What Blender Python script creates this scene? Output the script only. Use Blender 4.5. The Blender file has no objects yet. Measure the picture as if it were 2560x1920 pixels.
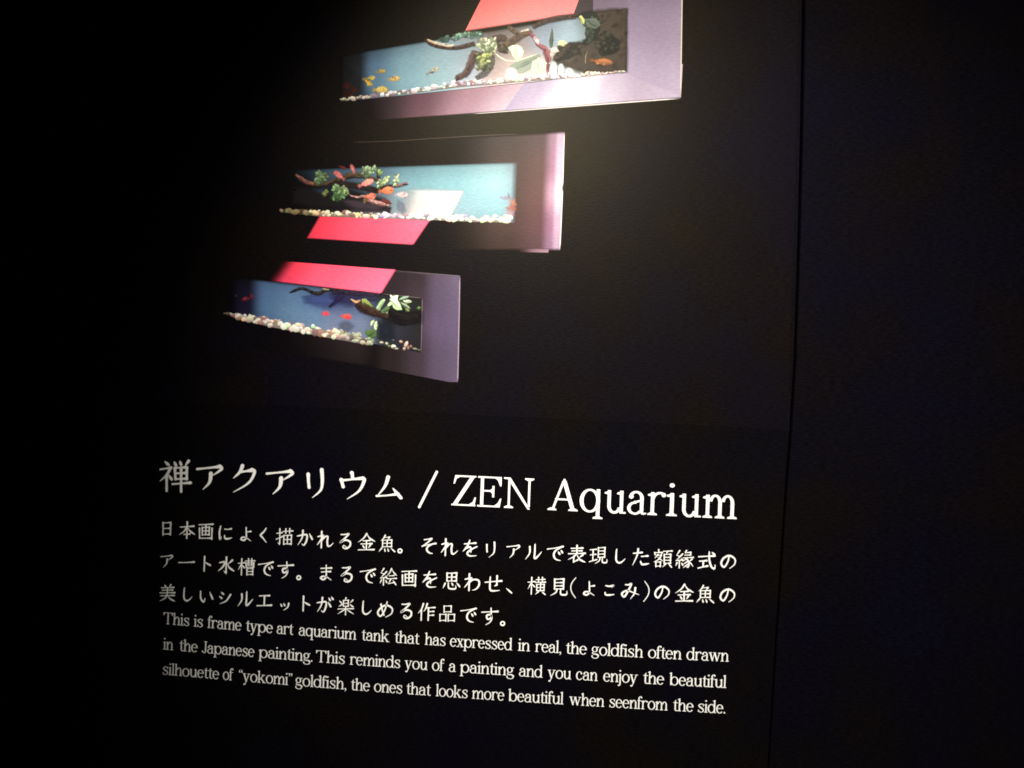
import bpy, math, random
from mathutils import Matrix, Vector
from mathutils.geometry import tessellate_polygon

random.seed(7)
scn = bpy.context.scene

# ------------------------------------------------------------------ camera
ROT = ((0.9947037, 0.03742936, -0.09572661), (-0.03657524, 0.99927402, 0.01066218), (0.09605619, -0.00710448, 0.99535056))
FOC = 2130.0            # focal length in photo pixels (photo 2560 x 1920)
DIST = 1.0              # metres from the lens to the plane of the panel
EYE = 1.5               # height of the lens
cam_d = bpy.data.cameras.new('camera')
cam = bpy.data.objects.new('camera', cam_d)
scn.collection.objects.link(cam)
scn.camera = cam
def axis(c, s):
    v = Vector((ROT[0][c], ROT[2][c], -ROT[1][c])) * s
    return v
m = Matrix.Identity(4)
for i, v in enumerate((axis(0, 1), axis(1, -1), axis(2, -1))):
    for k in range(3):
        m[k][i] = v[k]
m[0][3], m[1][3], m[2][3] = 0.0, -DIST, EYE
cam.matrix_world = m
cam_d.sensor_width = 36.0
cam_d.lens = 36.0 * FOC / 2560.0
cam_d.clip_start, cam_d.clip_end = 0.01, 50.0
cam_d.dof.use_dof = True
cam_d.dof.focus_distance = 1.01
cam_d.dof.aperture_fstop = 1.1

# ------------------------------------------------------------------ world and light
w = bpy.data.worlds.new('World')
scn.world = w
w.use_nodes = True
w.node_tree.nodes['Background'].inputs[0].default_value = (0.5, 0.45, 0.6, 1)
w.node_tree.nodes['Background'].inputs[1].default_value = 0.004

sp_d = bpy.data.lights.new('ceiling_spot', 'SPOT')
sp = bpy.data.objects.new('ceiling_spot', sp_d)
scn.collection.objects.link(sp)
sp.location = (-0.21, -1.0, 2.19)
sp_d.energy = 178.0
sp_d.color = (1.0, 0.94, 0.83)
sp_d.spot_size = math.radians(66)
sp_d.spot_blend = 1.0
sp_d.shadow_soft_size = 0.05
sp.rotation_euler = (Vector((0.13, 0, 1.44)) - sp.location).to_track_quat('-Z', 'Y').to_euler()

scn.view_settings.view_transform = 'Standard'
scn.view_settings.look = 'None'
scn.view_settings.exposure = 0.0
scn.view_settings.gamma = 1.0
scn.render.engine = 'CYCLES'
scn.cycles.filter_width = 1.7
scn.cycles.transparent_max_bounces = 64

# ------------------------------------------------------------------ layout of the panel
def mm(x, y):
    """traced layout -> (X, Z) metres on the front of the panel"""
    rx, ry = (x - 1280.0) / FOC, (y - 960.0) / FOC
    q = [ROT[k][0] * rx + ROT[k][1] * ry + ROT[k][2] for k in range(3)]
    return (q[0] / q[2] * DIST, EYE - q[1] / q[2] * DIST)
def view(x0, y0, s):
    return lambda x, y: mm(x0 + x / s, y0 + y / s)
def lin(c, k=1.0):
    out = []
    for v in c[:3]:
        v = max(0, min(255, v)) / 255.0
        v = v / 12.92 if v <= 0.04045 else ((v + 0.055) / 1.055) ** 2.4
        out.append(min(0.88, v * k))
    return out

# ------------------------------------------------------------------ materials
def new_mat(name):
    mt = bpy.data.materials.new(name)
    mt.use_nodes = True
    nt = mt.node_tree
    return mt, nt, nt.nodes['Principled BSDF']

def grain(nt, strength, dist, bsdf):
    tc = nt.nodes.new('ShaderNodeTexCoord')
    mp = nt.nodes.new('ShaderNodeMapping')
    mp.inputs['Scale'].default_value = (150, 150, 620)
    nz = nt.nodes.new('ShaderNodeTexNoise')
    nz.inputs['Scale'].default_value = 1.0
    nz.inputs['Detail'].default_value = 4.0
    nz.inputs['Roughness'].default_value = 0.7
    nt.links.new(tc.outputs['Object'], mp.inputs[0])
    nt.links.new(mp.outputs[0], nz.inputs['Vector'])
    bp = nt.nodes.new('ShaderNodeBump')
    bp.inputs['Strength'].default_value = strength
    bp.inputs['Distance'].default_value = dist
    nt.links.new(nz.outputs[0], bp.inputs['Height'])
    nt.links.new(bp.outputs[0], bsdf.inputs['Normal'])
    return tc, nz

def black_mat(name, dark, warm, cool, rough, spec, gl=0.35):
    mt, nt, b = new_mat(name)
    tc, nz = grain(nt, gl, 0.0006, b)
    n2 = nt.nodes.new('ShaderNodeTexNoise')
    n2.inputs['Scale'].default_value = 7.0
    n2.inputs['Detail'].default_value = 5.0
    nt.links.new(tc.outputs['Object'], n2.inputs['Vector'])
    cr = nt.nodes.new('ShaderNodeValToRGB')
    e = cr.color_ramp.elements
    e[0].position, e[0].color = 0.36, (*warm, 1)
    e[1].position, e[1].color = 0.66, (*cool, 1)
    md = e.new(0.5); md.color = (*dark, 1)
    nt.links.new(n2.outputs[0], cr.inputs[0])
    mr = nt.nodes.new('ShaderNodeMapRange')
    mr.inputs[1].default_value, mr.inputs[2].default_value = 0.3, 0.7
    mr.inputs[3].default_value, mr.inputs[4].default_value = 0.45, 1.6
    nt.links.new(nz.outputs[0], mr.inputs[0])
    mx = nt.nodes.new('ShaderNodeVectorMath'); mx.operation = 'SCALE'
    nt.links.new(cr.outputs[0], mx.inputs[0])
    nt.links.new(mr.outputs[0], mx.inputs['Scale'])
    nt.links.new(mx.outputs[0], b.inputs['Base Color'])
    b.inputs['Roughness'].default_value = rough
    b.inputs['Specular IOR Level'].default_value = spec
    b.inputs['Specular Tint'].default_value = (1.0, 0.90, 0.60, 1)
    return mt

M_board = black_mat('matt_black_board', (.0024, .0019, .0030), (.0030, .0022, .0020), (.0020, .0017, .0042), 0.39, 0.037, 0.24)
M_print = black_mat('dark_photo_print', (.0031, .0022, .0036), (.0038, .0026, .0024), (.0026, .0020, .0050), 0.39, 0.045, 0.24)
M_side = black_mat('black_side_panel', (.0024, .0019, .0036), (.0030, .0022, .0026), (.0021, .0018, .0048), 0.42, 0.026, 0.28)
M_wall = black_mat('black_wall', (.002, .002, .002), (.002, .002, .002), (.002, .002, .002), 0.8, 0.05)

def ink_mat():
    mt, nt, b = new_mat('printed_ink')
    tc, nz = grain(nt, 0.22, 0.0006, b)
    at = nt.nodes.new('ShaderNodeAttribute'); at.attribute_name = 'ink'
    mr = nt.nodes.new('ShaderNodeMapRange')
    mr.inputs[1].default_value, mr.inputs[2].default_value = 0.3, 0.7
    mr.inputs[3].default_value, mr.inputs[4].default_value = 0.84, 1.12
    nt.links.new(nz.outputs[0], mr.inputs[0])
    mx = nt.nodes.new('ShaderNodeVectorMath'); mx.operation = 'SCALE'
    nt.links.new(at.outputs['Color'], mx.inputs[0])
    nt.links.new(mr.outputs[0], mx.inputs['Scale'])
    nt.links.new(mx.outputs[0], b.inputs['Base Color'])
    nt.links.new(at.outputs['Alpha'], b.inputs['Alpha'])
    b.inputs['Roughness'].default_value = 0.39
    b.inputs['Specular IOR Level'].default_value = 0.050
    return mt
M_ink = ink_mat()

mt, nt, b = new_mat('white_lettering')
b.inputs['Base Color'].default_value = (0.82, 0.82, 0.80, 1)
b.inputs['Roughness'].default_value = 0.55
b.inputs['Specular IOR Level'].default_value = 0.2
M_white = mt

# ------------------------------------------------------------------ mesh helpers
class Flat:
    """collects flat coloured faces in the plane of the panel; Y is the height of the ink"""
    def __init__(self, y, step=1e-6):
        self.v, self.f, self.c = [], [], []
        self.y, self.step, self.k = y, step, 0
    def lift(self):
        self.k += 1
    def add(self, p, col=None):
        self.v.append((p[0], -(self.y + self.k * self.step), p[1]))
        self.c.append(col or (1, 1, 1, 1))
        return len(self.v) - 1
    def face(self, idx):
        a = 0.0
        for i in range(len(idx)):
            x0, _, z0 = self.v[idx[i]]; x1, _, z1 = self.v[idx[(i + 1) % len(idx)]]
            a += x0 * z1 - x1 * z0
        if abs(a) < 1e-13: return
        self.f.append(tuple(idx) if a > 0 else tuple(reversed(idx)))
    def poly(self, pts, col=None):
        self.lift()
        ids = [self.add(p, col) for p in pts]
        if len(pts) <= 4:
            self.face(ids)
        else:
            for t in tessellate_polygon([[Vector((p[0], p[1], 0)) for p in pts]]):
                self.face([ids[i] for i in t])
    def soft(self, pts, col, feather, col2=None, alpha=1.0, rag=0.0):
        """polygon with a feathered outline; col2 = colour of its lowest points"""
        self.lift()
        if rag:
            q = []
            for i, p in enumerate(pts):
                p2 = pts[(i + 1) % len(pts)]
                L = math.hypot(p2[0] - p[0], p2[1] - p[1])
                n = max(1, min(6, int(L / pxl(5))))
                for k in range(n):
                    t = k / n; j = rag * min(L, pxl(14)) * (0.5 if k == 0 else 1.0)
                    q.append((p[0] + (p2[0] - p[0]) * t + random.uniform(-j, j), p[1] + (p2[1] - p[1]) * t + random.uniform(-j, j)))
            pts = q
        n = len(pts)
        area = sum(pts[i][0] * pts[(i + 1) % n][1] - pts[(i + 1) % n][0] * pts[i][1] for i in range(n))
        if area < 0: pts = pts[::-1]
        cx = sum(p[0] for p in pts) / n; cz = sum(p[1] for p in pts) / n
        zs = [p[1] for p in pts]; lo, hi = min(zs), max(zs) + 1e-9
        rad = sum(math.hypot(p[0] - cx, p[1] - cz) for p in pts) / n
        central = feather > 0.45 * math.sqrt(abs(area) / 2 / 3.14)
        inn, out = [], []
        for i, p in enumerate(pts):
            t = (hi - p[1]) / (hi - lo)
            c = [a + (b_ - a) * t for a, b_ in zip(col, col2)] if col2 else col
            if central:
                d = math.hypot(p[0] - cx, p[1] - cz) + 1e-9
                s0 = max(0.12, 1 - feather / d); s1 = 1 + feather * 0.5 / d
                pi, po = (cx + (p[0] - cx) * s0, cz + (p[1] - cz) * s0), (cx + (p[0] - cx) * s1, cz + (p[1] - cz) * s1)
            else:
                a_, b2 = pts[i - 1], pts[(i + 1) % n]
                tx, tz = b2[0] - a_[0], b2[1] - a_[1]; d = math.hypot(tx, tz) + 1e-9
                nx, nz = tz / d, -tx / d
                pi, po = (p[0] - nx * feather * .5, p[1] - nz * feather * .5), (p[0] + nx * feather * .5, p[1] + nz * feather * .5)
            inn.append(self.add(pi, (*c, alpha)))
            out.append(self.add(po, (*c, 0)))
        vv = [Vector((self.v[i][0], self.v[i][2], 0)) for i in inn]
        for t in tessellate_polygon([vv]):
            self.face([inn[i] for i in t])
        for i in range(n):
            j = (i + 1) % n
            self.face([inn[i], inn[j], out[j], out[i]])
    def mottle(self, pts, cols, n, r, alpha=.7):
        """small soft flecks of printed detail inside an outline"""
        xs = [p[0] for p in pts]; zs = [p[1] for p in pts]
        def inside(x, z):
            c = False
            for i in range(len(pts)):
                (x0, z0), (x1, z1) = pts[i], pts[i - 1]
                if (z0 > z) != (z1 > z) and x < (x1 - x0) * (z - z0) / (z1 - z0) + x0: c = not c
            return c
        for _ in range(n):
            for _t in range(12):
                x, z = random.uniform(min(xs), max(xs)), random.uniform(min(zs), max(zs))
                if inside(x, z): break
            else: continue
            a = random.uniform(0, 3.1); ra = r * random.uniform(.6, 1.5); rb = ra * random.uniform(.35, .8)
            c = random.choice(cols)
            e = [(x + ra * math.cos(t) * math.cos(a) - rb * math.sin(t) * math.sin(a), z + ra * math.cos(t) * math.sin(a) + rb * math.sin(t) * math.cos(a)) for t in [2 * math.pi * k / 8 for k in range(8)]]
            self.soft(e, c, ra * .5, alpha=alpha * random.uniform(.5, 1))
    def patch(self, tl, tr, br, bl, rows, nu=48, nv=20, fl=0, fr=0, ft=0, fb=0, us=None, vs=None):
        """four-cornered sheet of ink; rows = printed colours, top row first; f* = soft borders (share of the side)"""
        self.lift()
        R, Cc = len(rows), len(rows[0])
        us = us or [i / max(1, Cc - 1) for i in range(Cc)]
        vs = vs or [i / max(1, R - 1) for i in range(R)]
        def seg(t, s):
            for i in range(len(s) - 1):
                if t <= s[i + 1] + 1e-9:
                    return i, (t - s[i]) / (s[i + 1] - s[i])
            return len(s) - 2, 1.0
        def colour(u, v):
            if R == 1: i, a, i2 = 0, 0, 0
            else:
                i, a = seg(v, vs); i2 = i + 1
            if Cc == 1: j, b_, j2 = 0, 0, 0
            else:
                j, b_ = seg(u, us); j2 = j + 1
            a = a * a * (3 - 2 * a); b_ = b_ * b_ * (3 - 2 * b_)
            return [(rows[i][j][k] * (1 - b_) + rows[i][j2][k] * b_) * (1 - a) + (rows[i2][j][k] * (1 - b_) + rows[i2][j2][k] * b_) * a for k in range(3)]
        def ramp(t, f):
            if f <= 0: return 1.0
            t = max(0, min(1, t / f)); return t * t * (3 - 2 * t)
        ids = []
        for iv in range(nv + 1):
            v = iv / nv; r = []
            for iu in range(nu + 1):
                u = iu / nu
                p = [(tl[k] * (1 - u) + tr[k] * u) * (1 - v) + (bl[k] * (1 - u) + br[k] * u) * v for k in range(2)]
                al = ramp(u, fl) * ramp(1 - u, fr) * ramp(v, ft) * ramp(1 - v, fb)
                r.append(self.add(p, (*colour(u, v), al)))
            ids.append(r)
        for iv in range(nv):
            for iu in range(nu):
                self.face([ids[iv][iu], ids[iv][iu + 1], ids[iv + 1][iu + 1], ids[iv + 1][iu]])
    def limb(self, pts, ws, top, low, feather=0.25):
        """soft-edged branch along pts with widths ws; top/low = colours of its two sides"""
        self.lift()
        P, W = resample(pts, ws, 6)
        rows = []
        W = [w_ * random.uniform(.88, 1.1) if w_ > pxl(4) else w_ for w_ in W]
        J = [random.uniform(.78, 1.2) if max(W) > pxl(4) else 1 for _ in P]
        top0, low0 = top, low
        for i, p in enumerate(P):
            top = [q * J[i] for q in top0]; low = [q * J[-1 - i] for q in low0]
            t = tangent(P, i); nx, nz = -t[1], t[0]
            if nz < 0: nx, nz = -nx, -nz
            r = []
            for o, a, cc in ((.5 + feather * .5, 0, top), (.5 - feather * .5, 1, top), (0, 1, [(x + y) / 2 for x, y in zip(top, low)]), (-.5 + feather * .5, 1, low), (-.5 - feather * .5, 0, low)):
                fade = 0 if (i == 0 or i == len(P) - 1) else 1
                r.append(self.add((p[0] + nx * W[i] * o, p[1] + nz * W[i] * o), (*cc, a * fade)))
            rows.append(r)
        for i in range(len(rows) - 1):
            for j in range(4):
                self.face([rows[i][j], rows[i][j + 1], rows[i + 1][j + 1], rows[i + 1][j]])
    def build(self, name, mat, parent=None, label=None):
        me = bpy.data.meshes.new(name)
        me.from_pydata(self.v, [], self.f)
        ca = me.color_attributes.new('ink', 'FLOAT_COLOR', 'POINT')
        for i, c in enumerate(self.c):
            ca.data[i].color = (c[0], c[1], c[2], c[3] if len(c) > 3 else 1)
        me.materials.append(mat)
        me.update()
        o = bpy.data.objects.new(name, me)
        scn.collection.objects.link(o)
        if parent: o.parent = parent
        if label: o['label'] = label
        return o

def tangent(P, i):
    a = P[max(0, i - 1)]; b_ = P[min(len(P) - 1, i + 1)]
    d = math.hypot(b_[0] - a[0], b_[1] - a[1]) or 1e-9
    return ((b_[0] - a[0]) / d, (b_[1] - a[1]) / d)

def resample(pts, ws, n):
    if len(ws) != len(pts):
        ws = [ws[0] + (ws[-1] - ws[0]) * i / (len(pts) - 1) for i in range(len(pts))] if len(ws) == 2 else [ws[0]] * len(pts)
    P, W = [], []
    for i in range(len(pts) - 1):
        p0 = pts[max(0, i - 1)]; p1 = pts[i]; p2 = pts[i + 1]; p3 = pts[min(len(pts) - 1, i + 2)]
        for s in range(n):
            t = s / n
            P.append(tuple(0.5 * (2 * p1[k] + (p2[k] - p0[k]) * t + (2 * p0[k] - 5 * p1[k] + 4 * p2[k] - p3[k]) * t * t + (3 * p1[k] - p0[k] - 3 * p2[k] + p3[k]) * t ** 3) for k in range(2)))
            W.append(ws[i] + (ws[i + 1] - ws[i]) * t)
    P.append(tuple(pts[-1])); W.append(ws[-1])
    return P, W

def slab(name, outline, y0, y1, mat, parent=None):
    """solid board: outline (X, Z) counter-clockwise, front at y0, back at y1"""
    n = len(outline)
    v = [(x, y0, z) for x, z in outline] + [(x, y1, z) for x, z in outline]
    f = []
    for t in tessellate_polygon([[Vector((x, z, 0)) for x, z in outline]]):
        a = sum(outline[t[i]][0] * outline[t[(i + 1) % 3]][1] - outline[t[(i + 1) % 3]][0] * outline[t[i]][1] for i in range(3))
        tt = tuple(t) if a > 0 else tuple(reversed(t))
        f.append(tt); f.append(tuple(i + n for i in reversed(tt)))
    for i in range(n):
        j = (i + 1) % n
        f.append((j, i, i + n, j + n))
    me = bpy.data.meshes.new(name)
    me.from_pydata(v, [], f)
    me.materials.append(mat)
    o = bpy.data.objects.new(name, me)
    scn.collection.objects.link(o)
    if parent: o.parent = parent
    return o

# ------------------------------------------------------------------ the wall, the panel, the blank panel beside it
wall = slab('wall', [(-3.5, 0), (3.5, 0), (3.5, 3.4), (-3.5, 3.4)], 0.016, 0.12, M_wall)
wall['kind'] = 'structure'
wall['label'] = 'black wall showing only in the narrow joint between the two panels'

panel = bpy.data.objects.new('information_panel', None)
scn.collection.objects.link(panel)
panel['label'] = 'black exhibit panel with printed photo of three fish tanks above white Japanese and English text'
panel['category'] = 'sign'

SEAM = [(2011, -300), (2010, 0), (2005, 300), (1998, 600), (1988, 900), (1977, 1080), (1965, 1230), (1954, 1400), (1941, 1600), (1931, 1760), (1921, 1920), (1905, 2200)]
def gap_w(i):                       # the joint narrows downwards
    return 10 - 5 * i / (len(SEAM) - 1)
left_edge = [mm(x - gap_w(i) / 2, y) for i, (x, y) in enumerate(SEAM)]
right_edge = [mm(x + gap_w(i) / 2, y) for i, (x, y) in enumerate(SEAM)]
TOPZ = left_edge[0][1]; BOTZ = left_edge[-1][1]
board = slab('board', [(-1.25, BOTZ)] + left_edge[::-1] + [(-1.25, TOPZ)], 0.0, 0.013, M_board, panel)
side = slab('blank_panel', right_edge + [(1.3, right_edge[-1][1]), (1.3, right_edge[0][1])], 0.0005, 0.0135, M_side)
side['label'] = 'plain black panel without print, right of the narrow vertical joint'
side['category'] = 'panel'
# the slab outline above runs clockwise on its left side; flip faces outward
me = side.data
import bmesh
for o in (side, board):
    bm = bmesh.new(); bm.from_mesh(o.data); bmesh.ops.recalc_face_normals(bm, faces=bm.faces); bm.to_mesh(o.data); bm.free()

# printed photograph: a dark sheet of ink laid on the upper part of the board
ph = Flat(0.00008)
edge = [(x - gap_w(i) / 2 - 10, y) for i, (x, y) in enumerate(SEAM) if y <= 900] + [(1972, 1074)]
bot = [(1588, 1056), (1045, 1031), (300, 996), (-700, 950)]
ph.poly([mm(x, y) for x, y in edge + bot] + [(-1.2, TOPZ - 0.02)])
photo = ph.build('printed_photograph', M_print, panel, 'very dark photographic print filling the top of the panel')

# ------------------------------------------------------------------ the three printed tanks
def ell(V, cx, cy, rx, ry, ang=0, n=14, jit=0):
    a = math.radians(ang); pts = []
    for i in range(n):
        t = 2 * math.pi * i / n
        k = 1 + random.uniform(-jit, jit)
        x, y = math.cos(t) * rx * k, math.sin(t) * ry * k
        pts.append(V(cx + x * math.cos(a) - y * math.sin(a), cy + x * math.sin(a) + y * math.cos(a)))
    return pts
def pxl(n):     # n layout pixels in metres
    return n / FOC * DIST

def fish(parent, V, s, y, cx, cy, rx, ry, ang, col, low, tail=None, k=1.0, label=None):
    f = Flat(y)
    a = math.radians(ang)
    if tail is None: tail = -1
    def L(x, yy): return V(cx + x * math.cos(a) - yy * math.sin(a), cy + x * math.sin(a) + yy * math.cos(a))
    t = tail
    f.soft([L(t * rx * .8, -ry * .15), L(t * rx * 1.35, -ry * .75), L(t * rx * 1.6, -ry * .1), L(t * rx * 1.45, ry * .85), L(t * rx * .8, ry * .25)], lin([c * .9 for c in col], k), pxl(4), lin(low, k), alpha=.6)
    f.soft([L(-rx * .3, -ry * .8), L(rx * .1, -ry * 1.35), L(rx * .35, -ry * .75)], lin([c * .95 for c in col], k), pxl(3), alpha=.6)
    body = []
    for i in range(18):
        th = 2 * math.pi * i / 18
        x = math.cos(th); yy = math.sin(th) * (1 - .25 * (x * t > 0) * abs(x))
        body.append(L(x * rx, yy * ry))
    f.soft(body, lin(col, k), pxl(3.5), lin(low, k))
    f.mottle(body, [lin([min(255, q * 1.2 + 14) for q in col], k), lin([q * .72 for q in low], k), lin(col, k)], 7, pxl(3.2), .6)
    return f.build('goldfish', M_ink, parent, label)

def pebbles(parent, V, y, line, heights, size, cols, n, k=1.0, dark=(40, 34, 30)):
    """bed of stones along a printed base line; line = [(x, y)] in the view V"""
    f = Flat(y, 4e-7)
    def at(t):
        s = t * (len(line) - 1); i = min(len(line) - 2, int(s)); a = s - i
        return [line[i][q] * (1 - a) + line[i + 1][q] * a for q in range(2)] + [heights[i] * (1 - a) + heights[i + 1] * a]
    N = 60
    pr = [at(i / N) for i in range(N + 1)]
    tops = [p[2] * random.uniform(.35, .8) for p in pr]
    for i in range(N):
        a, b_ = pr[i], pr[i + 1]
        t = i / N
        cd = [min(255, q * .42 + w_ * .22 * (1 if t > .1 else .3)) for q, w_ in zip(dark, cols(t))]
        cu = [q * .75 + w_ * .25 for q, w_ in zip(cd, cols(t))]
        A = f.add(V(a[0], a[1] - tops[i]), (*lin(cu, k), 1)); B = f.add(V(b_[0], b_[1] - tops[i + 1]), (*lin(cu, k), 1))
        C_ = f.add(V(b_[0], b_[1]), (*lin(cd, k), 1)); D = f.add(V(a[0], a[1]), (*lin(cd, k), 1))
        f.face([A, B, C_, D])
    todo = []
    for i in range(n):
        t = (i + random.random()) / n
        x, yb, h = at(t)
        r = size * random.choice((.55, .7, .8, .9, 1.0, 1.15, 1.45)) * random.uniform(.85, 1.1)
        r *= max(.45, min(1, h / (max(heights) * .62)))
        todo.append((random.uniform(0, 1), x, yb, h, r, t))
    todo.sort(key=lambda q: -q[0])
    for d, x, yb, h, r, t in todo:
        cy = yb - r * .5 - d * max(0, h - r)
        c = cols(t)
        m = random.uniform(.86, 1.1)
        c = [max(0, min(255, q * m)) for q in c]
        z = random.random()
        if z < .12: c = [c[0] * .62, c[1] * .50, c[2] * .54]
        elif z < .22: c = [c[0] * .70, c[1] * .63, c[2] * .74]
        elif z < .25: c = [c[0], c[1] * .92, c[2] * .82]
        lo = [q * random.uniform(.5, .8) for q in c]
        f.soft(ell(V, x, cy, r * random.uniform(.85, 1.3), r * random.uniform(.6, .95), random.uniform(-35, 35), 10, .14), lin(c, k), pxl(1.8), lin(lo, k))
    g = f.build('gravel', M_ink, parent)
    g['kind'] = 'stuff'
    return g

def leafy(parent, V, y, polys, k, name='water_plant', fe=2.6, small=0):
    """small = length of the leaflets that fill an outline; 0 keeps whole broad leaves"""
    f = Flat(y, 4e-7)
    for pts, c, lo in polys:
        if not small: f = Flat(y + polys.index((pts, c, lo)) * 2e-6, 4e-7)
        P = [V(*p) for p in pts]
        xs = [p[0] for p in P]; zs = [p[1] for p in P]
        cx, cz = sum(xs) / len(P), sum(zs) / len(P)
        if small:
            f.soft(P, lin([q * .62 for q in c], k), pxl(5), lin([q * .5 for q in lo], k), alpha=.8, rag=.2)
            A = (max(xs) - min(xs)) * (max(zs) - min(zs)) / pxl(small) ** 2
            for _ in range(int(A * 1.5) + 4):
                r = random.random() ** .5 * .98; v = random.choice(range(len(P))); t = random.random()
                ex = P[v][0] * t + P[v - 1][0] * (1 - t); ez = P[v][1] * t + P[v - 1][1] * (1 - t)
                x, z = cx + (ex - cx) * r, cz + (ez - cz) * r
                an = math.atan2(ez - cz, ex - cx) + random.uniform(-.8, .8)
                L = pxl(small) * random.uniform(.6, 1.15); w_ = L * random.uniform(.28, .48)
                up = (z - min(zs)) / (max(zs) - min(zs) + 1e-9)
                cc = [(l_ + (h_ - l_) * up) * m for h_, l_, m in zip(c, lo, [random.choice((.7, .85, 1, 1.1, 1.25))] * 3)]
                e = []
                for q in range(10):
                    u = 2 * math.pi * q / 10; px_, pz_ = math.cos(u) * L * .6, math.sin(u) * w_ * (1 - .35 * math.cos(u))
                    e.append((x + px_ * math.cos(an) - pz_ * math.sin(an), z + px_ * math.sin(an) + pz_ * math.cos(an)))
                f.soft(e, lin(cc, k), w_ * .55, lin([q * .8 for q in cc], k), alpha=.92)
        else:
            f.soft(P, lin(c, k), pxl(fe), lin(lo, k), rag=.05 if fe > 2 else 0)
            if fe > 2:      # a pale rib and a softer darker half
                far = max(P, key=lambda p: math.hypot(p[0] - cx, p[1] - cz))
                opp = (2 * cx - far[0], 2 * cz - far[1])
                f.limb([(far[0] * .8 + cx * .2, far[1] * .8 + cz * .2), (cx, cz), (opp[0] * .6 + cx * .4, opp[1] * .6 + cz * .4)], [pxl(2), pxl(7), pxl(2)], lin([q * 1.05 for q in c], k), lin([q * .85 for q in lo], k), .9)
            f.build(name, M_ink, parent)
    if small: f.build(name, M_ink, parent)

def wood(parent, V, s, y, limbs, k):
    f = Flat(y, 5e-7)
    for pts, ws, c, lo in limbs:
        P = [V(*p) for p in pts]; Wp = [pxl(q / s) for q in ws]
        f.limb(P, Wp, lin(c, k), lin(lo, k), .4)
        for i in range(len(P) - 1):                     # bark: flecks of light and dark along the limb
            L = math.hypot(P[i + 1][0] - P[i][0], P[i + 1][1] - P[i][1])
            for _ in range(int(L / pxl(3.2))):
                t = random.random(); w_ = Wp[min(i, len(Wp) - 1)]
                x = P[i][0] + (P[i + 1][0] - P[i][0]) * t; z = P[i][1] + (P[i + 1][1] - P[i][1]) * t + random.uniform(-.3, .3) * w_
                r = pxl(random.uniform(1.4, 3.2)); cc = random.choice(([q * 1.3 for q in c], [q * .6 for q in lo], [q * 1.0 for q in c], lo))
                an = math.atan2(P[i + 1][1] - P[i][1], P[i + 1][0] - P[i][0]) + random.uniform(-.4, .4)
                e = [(x + r * 1.5 * math.cos(u) * math.cos(an) - r * .5 * math.sin(u) * math.sin(an), z + r * 1.5 * math.cos(u) * math.sin(an) + r * .5 * math.sin(u) * math.cos(an)) for u in [2 * math.pi * q / 8 for q in range(8)]]
                f.soft(e, lin(cc, k), r * .5, alpha=.7)
    return f.build('driftwood', M_ink, parent)

def grid(rows, k):
    return [[lin(c, k) for c in r] for r in rows]

PX = view(0, 0, 1.0)
BASE = 0.00014
def desat(f, a):
    """mixes the ink colours part way towards a slightly brighter grey"""
    for i, c in enumerate(f.c):
        g = (c[0] + c[1] + c[2]) / 3 * 1.12
        f.c[i] = (c[0] + (g - c[0]) * a, c[1] + (g - c[1]) * a, c[2] + (g - c[2]) * a, c[3])
VA = view(840, 0, 5.53); VB = view(1160, 0, 5.267); VC = view(680, 390, 5.82); VR = view(1040, 390, 5.672)
VD = view(540, 660, 6.9125); VE = view(840, 660, 5.352); V3 = view(500, 620, 3.16)

# ---- the topmost tank
k1 = 0.60
fr = Flat(BASE)
# lower border of the printed frame: dark at the left, rose, then pale mauve with a lit patch
fr.patch(PX(880, 252), PX(1322, 207), PX(1262, 278), PX(905, 304), grid([[(29, 22, 24), (56, 40, 44), (116, 76, 91), (184, 141, 158), (219, 189, 206)], [(29, 22, 22), (64, 45, 51), (124, 84, 97), (192, 150, 168), (228, 202, 218)]], k1 * .86), us=[0, .2, .42, .7, 1], fl=.25, fb=.03)
fr.patch(PX(1309, 209), PX(1707, 160), PX(1702, 245.5), PX(1259, 278.5), grid([[(195, 179, 210), (198, 183, 212), (238, 229, 248), (242, 234, 252), (201, 187, 210), (180, 164, 187), (184, 169, 193)], [(194, 177, 210), (209, 194, 220), (245, 238, 255), (247, 240, 255), (217, 204, 224), (190, 173, 195), (197, 183, 206)]], k1 * .86), us=[0, .12, .3, .44, .56, .75, 1], nu=80, fb=.02)
# right border and the corner above
fr.patch(PX(1565, -70), PX(1708, -90), PX(1702, 240), PX(1565, 184), grid([[(128, 112, 132), (122, 106, 128), (128, 112, 134)], [(155, 137, 163), (155, 138, 163), (162, 146, 171)], [(178, 162, 187), (178, 162, 187), (190, 174, 197)]], k1 * .86))
fr.patch(PX(1482, -62), PX(1570, -72), PX(1570, 22), PX(1482, 30), grid([[(116, 99, 114), (118, 103, 120)], [(135, 118, 136), (141, 124, 144)]], k1 * .86))
fr.patch(PX(1440, -50), PX(1484, -58), PX(1483, 29), PX(1428, 42), grid([[(81, 66, 67), (77, 64, 65)], [(87, 74, 73), (81, 68, 69)]], k1 * .86 * .8), fr=.06)
# bright cut edges
fr.limb([PX(1706, -60), PX(1705, 0), PX(1701.5, 245)], [pxl(2)], lin((206, 190, 176)), lin((200, 180, 160)), .6)
fr.limb([PX(1701.5, 246), PX(1400, 268.5), PX(1180, 285)], [pxl(2), pxl(2), pxl(1)], lin((215, 205, 200)), lin((205, 195, 190)), .6)
tank1 = fr.build('printed_tank', M_ink, panel, 'topmost printed tank with bright mauve frame and driftwood')

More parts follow.
